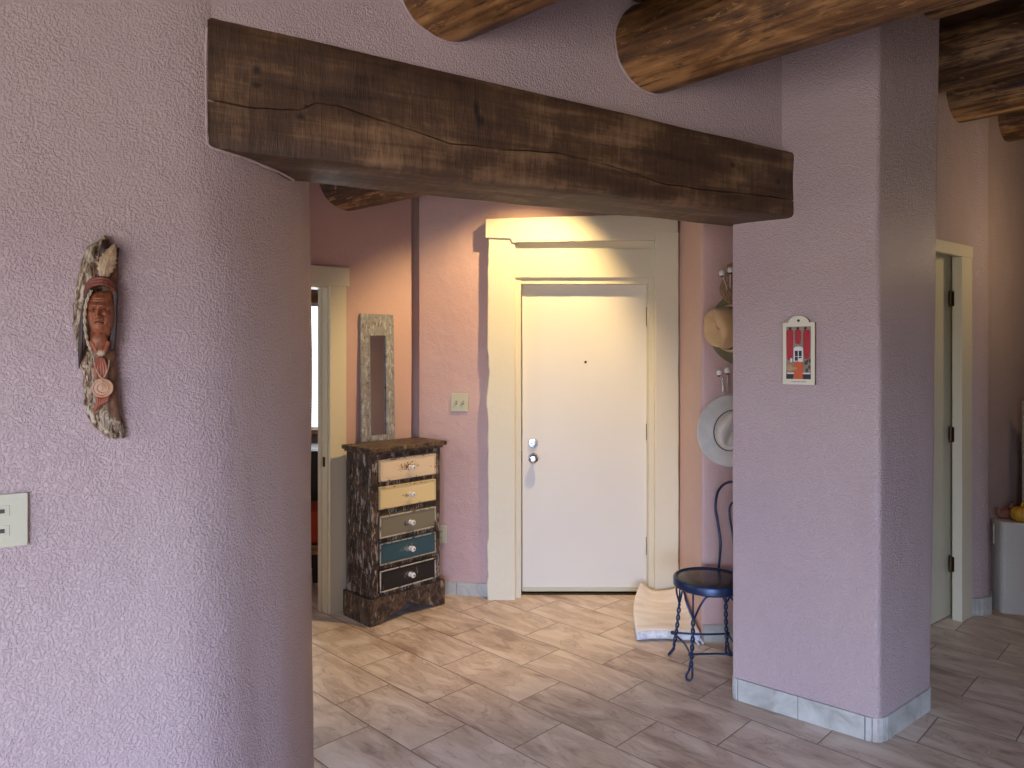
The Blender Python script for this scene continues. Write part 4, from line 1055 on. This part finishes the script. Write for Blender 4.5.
b = MB(); b.tube(catm([(-.011, -.040, -.027), (-.004, -.0435, -.0242), (.004, -.0435, -.0242), (.011, -.040, -.027)], 5), .0010, 6); b.build('mouth_line', 'carved_eye', hd, smooth=True)
# headband and hair
def cu(x, y, d): px, pz = U(x, y); return (px, -d, pz)
b = MB()
for k, off in enumerate((0, 2.6, 5.2)):
    b.tube(catm([cu(86, 300-off*.6, .048), cu(90, 290-off, .068), cu(99, 286.5-off, .082), cu(108, 287.5-off, .079), cu(114.5, 294-off, .060), cu(116, 303-off, .044)], 6), .0050, 8)
b.build('headband', 'carved_band', cv, smooth=True)
b = MB()
for k in range(7):
    o_ = k*1.5
    b.tube(catm([cu(94+o_*.5, 285, .070), cu(88+o_*.35, 297, .066-.002*k), cu(83+o_*.75, 318, .058+.002*(k%2)), cu(81+o_*.9, 342, .052+.002*(k%2)), cu(80.0+o_*.9, 368-k*4, .038)], 7), [.0044]*24+[.0036, .003, .0024, .0018, .001], 7)
for k in range(4):
    b.tube(catm([cu(109+k, 285, .066), cu(114.0+k*.7, 297, .060), cu(115.4-k*.6, 316, .052), cu(114.3-k*.9, 336, .048), cu(113-k*1.3, 350, .040)], 7), [.0046]*29, 7)
b.build('hair', 'carved_hair', cv, smooth=True)
b = MB()
for ph in (0, PI):
    pts = []; base = catm([cu(92, 293, .078), cu(87.0, 305, .074), cu(85.5, 322, .068), cu(87.5, 340, .062), cu(92, 352, .056)], 14)
    for i, p in enumerate(base): a = ph+i*.55; pts.append(p+Vector((math.cos(a)*.0020, math.sin(a)*.0020, 0)))
    b.tube(pts, .0022, 6)
b.build('braid_cord', 'carved_tie', cv, smooth=True)
# feather with barbs
def feather():
    b = MB(); N = 60; q0 = Vector(cu(102.5, 287, .062)); q1 = Vector(cu(114, 249, .066)); ctrl = Vector(cu(104.5, 268, .080))
    sp_ = [q0*(1-t)**2+ctrl*2*t*(1-t)+q1*t*t for t in [i/N for i in range(N+1)]]
    b.tube(sp_, [.0024*(1-.6*i/N) for i in range(N+1)], 6)
    P = []
    for i in range(4, N+1):
        t = i/N; d = (sp_[min(N, i+1)]-sp_[i-1]).normalized(); nn = Vector((d.z, 0, -d.x)).normalized(); row = []
        L = .024*math.sin(min(1, t*1.5+.10)*PI*.5)*max(.04, (1-t**2.4))
        for k in range(13):
            w_ = (k-6)/6; tooth = 1+.10*math.sin(t*52)*abs(w_)**3
            p = sp_[i]+nn*w_*L*tooth+d*abs(w_)*.012+Vector((0, .007*w_*w_+.0014*math.sin(t*95-abs(w_)*9), 0))
            row.append(b.bm.verts.new(p))
        P.append(row)
    for A, B in zip(P, P[1:]):
        for k in range(12): b.bm.faces.new((A[k], A[k+1], B[k+1], B[k]))
    return b
feather().build('feather', 'carved_feather', cv, smooth=True, solid=.0015)
b = MB()
for k, (xa, xb) in enumerate(((97.5, 98.5), (95.5, 94), (93.5, 90.5))): b.tube(catm([cu(xa+2, 287, .052), cu((xa+xb)/2, 276, .050), cu(xb, 262+3*k, .044)], 6), [.0024]*13, 6)
b.build('feather_plume', 'carved_inner', cv, smooth=True)
b = MB(); b.tube(catm([cu(103, 262, .044), cu(104.5, 252, .050), cu(105, 242, .044)], 6), [.011, .0115, .012, .012, .012, .012, .012, .011, .010, .009, .0085, .008, .006], 10); b.tube(catm([cu(113, 266, .038), cu(115, 257, .042), cu(116, 249, .038)], 6), [.008]*13, 8); b.build('dark_wood_tip', 'carved_hair', cv, smooth=True)
# neck and shirt collar
b = MB(); nx = U(99, 340); b.tube([cu(99, 332, .050), cu(99, 350, .044)], [.020, .022], 16); b.build('neck', 'carved_skin', cv, smooth=True)
b = MB(); b.tube(catm([cu(91, 341, .056), cu(96, 350, .062), cu(101, 356, .060)], 5), .0055, 8); b.tube(catm([cu(108, 342, .056), cu(105, 350, .062), cu(101, 356, .060)], 5), .0055, 8); b.build('collar', 'carved_shirt', cv, smooth=True)
b = MB(); b.ball(cu(101, 353, .064), .0095, (1.1, .6, .85), 12); b.build('neck_knot', 'carved_tie', cv, smooth=True)
b = MB()
for k in range(5):
    s = k-2
    b.tube(catm([cu(101+s*.9, 358, .048), cu(101+s*2.6, 366, .053), cu(101.5+s*2.4, 374, .052), cu(101.5+s*1.4, 382, .046)], 6), [.0045]*19, 7)
for k in range(5):
    b.tube(catm([cu(98+k*2.6, 396-abs(k-2)*.6, .048), cu(97.5+k*2.2, 403-k*.8, .052), cu(94.5+k*1.1, 410-k*1.7, .044)], 6), [.0045]*13, 7)
b.build('fringe', 'carved_shirt', cv, smooth=True)
b = MB(); b.tube(catm([cu(94, 357, .050), cu(95.5, 367, .055), cu(102.5, 377.5, .060), cu(108, 368, .055), cu(109, 360, .050)], 7), .0018, 6); b.build('medal_cord', 'carved_tie', cv, smooth=True)
mx, mz = U(102.5, 387)
b = MB(); b.lathe([(.0235, 0), (.0245, .004), (.0235, .008), (.0205, .0085), (.019, .0065), (.012, .008), (.0105, .0065), (.004, .008)], 30, Matrix.Translation((mx, -.054, mz)) @ RX); b.build('medallion', 'carved_medal', cv, angle=50)
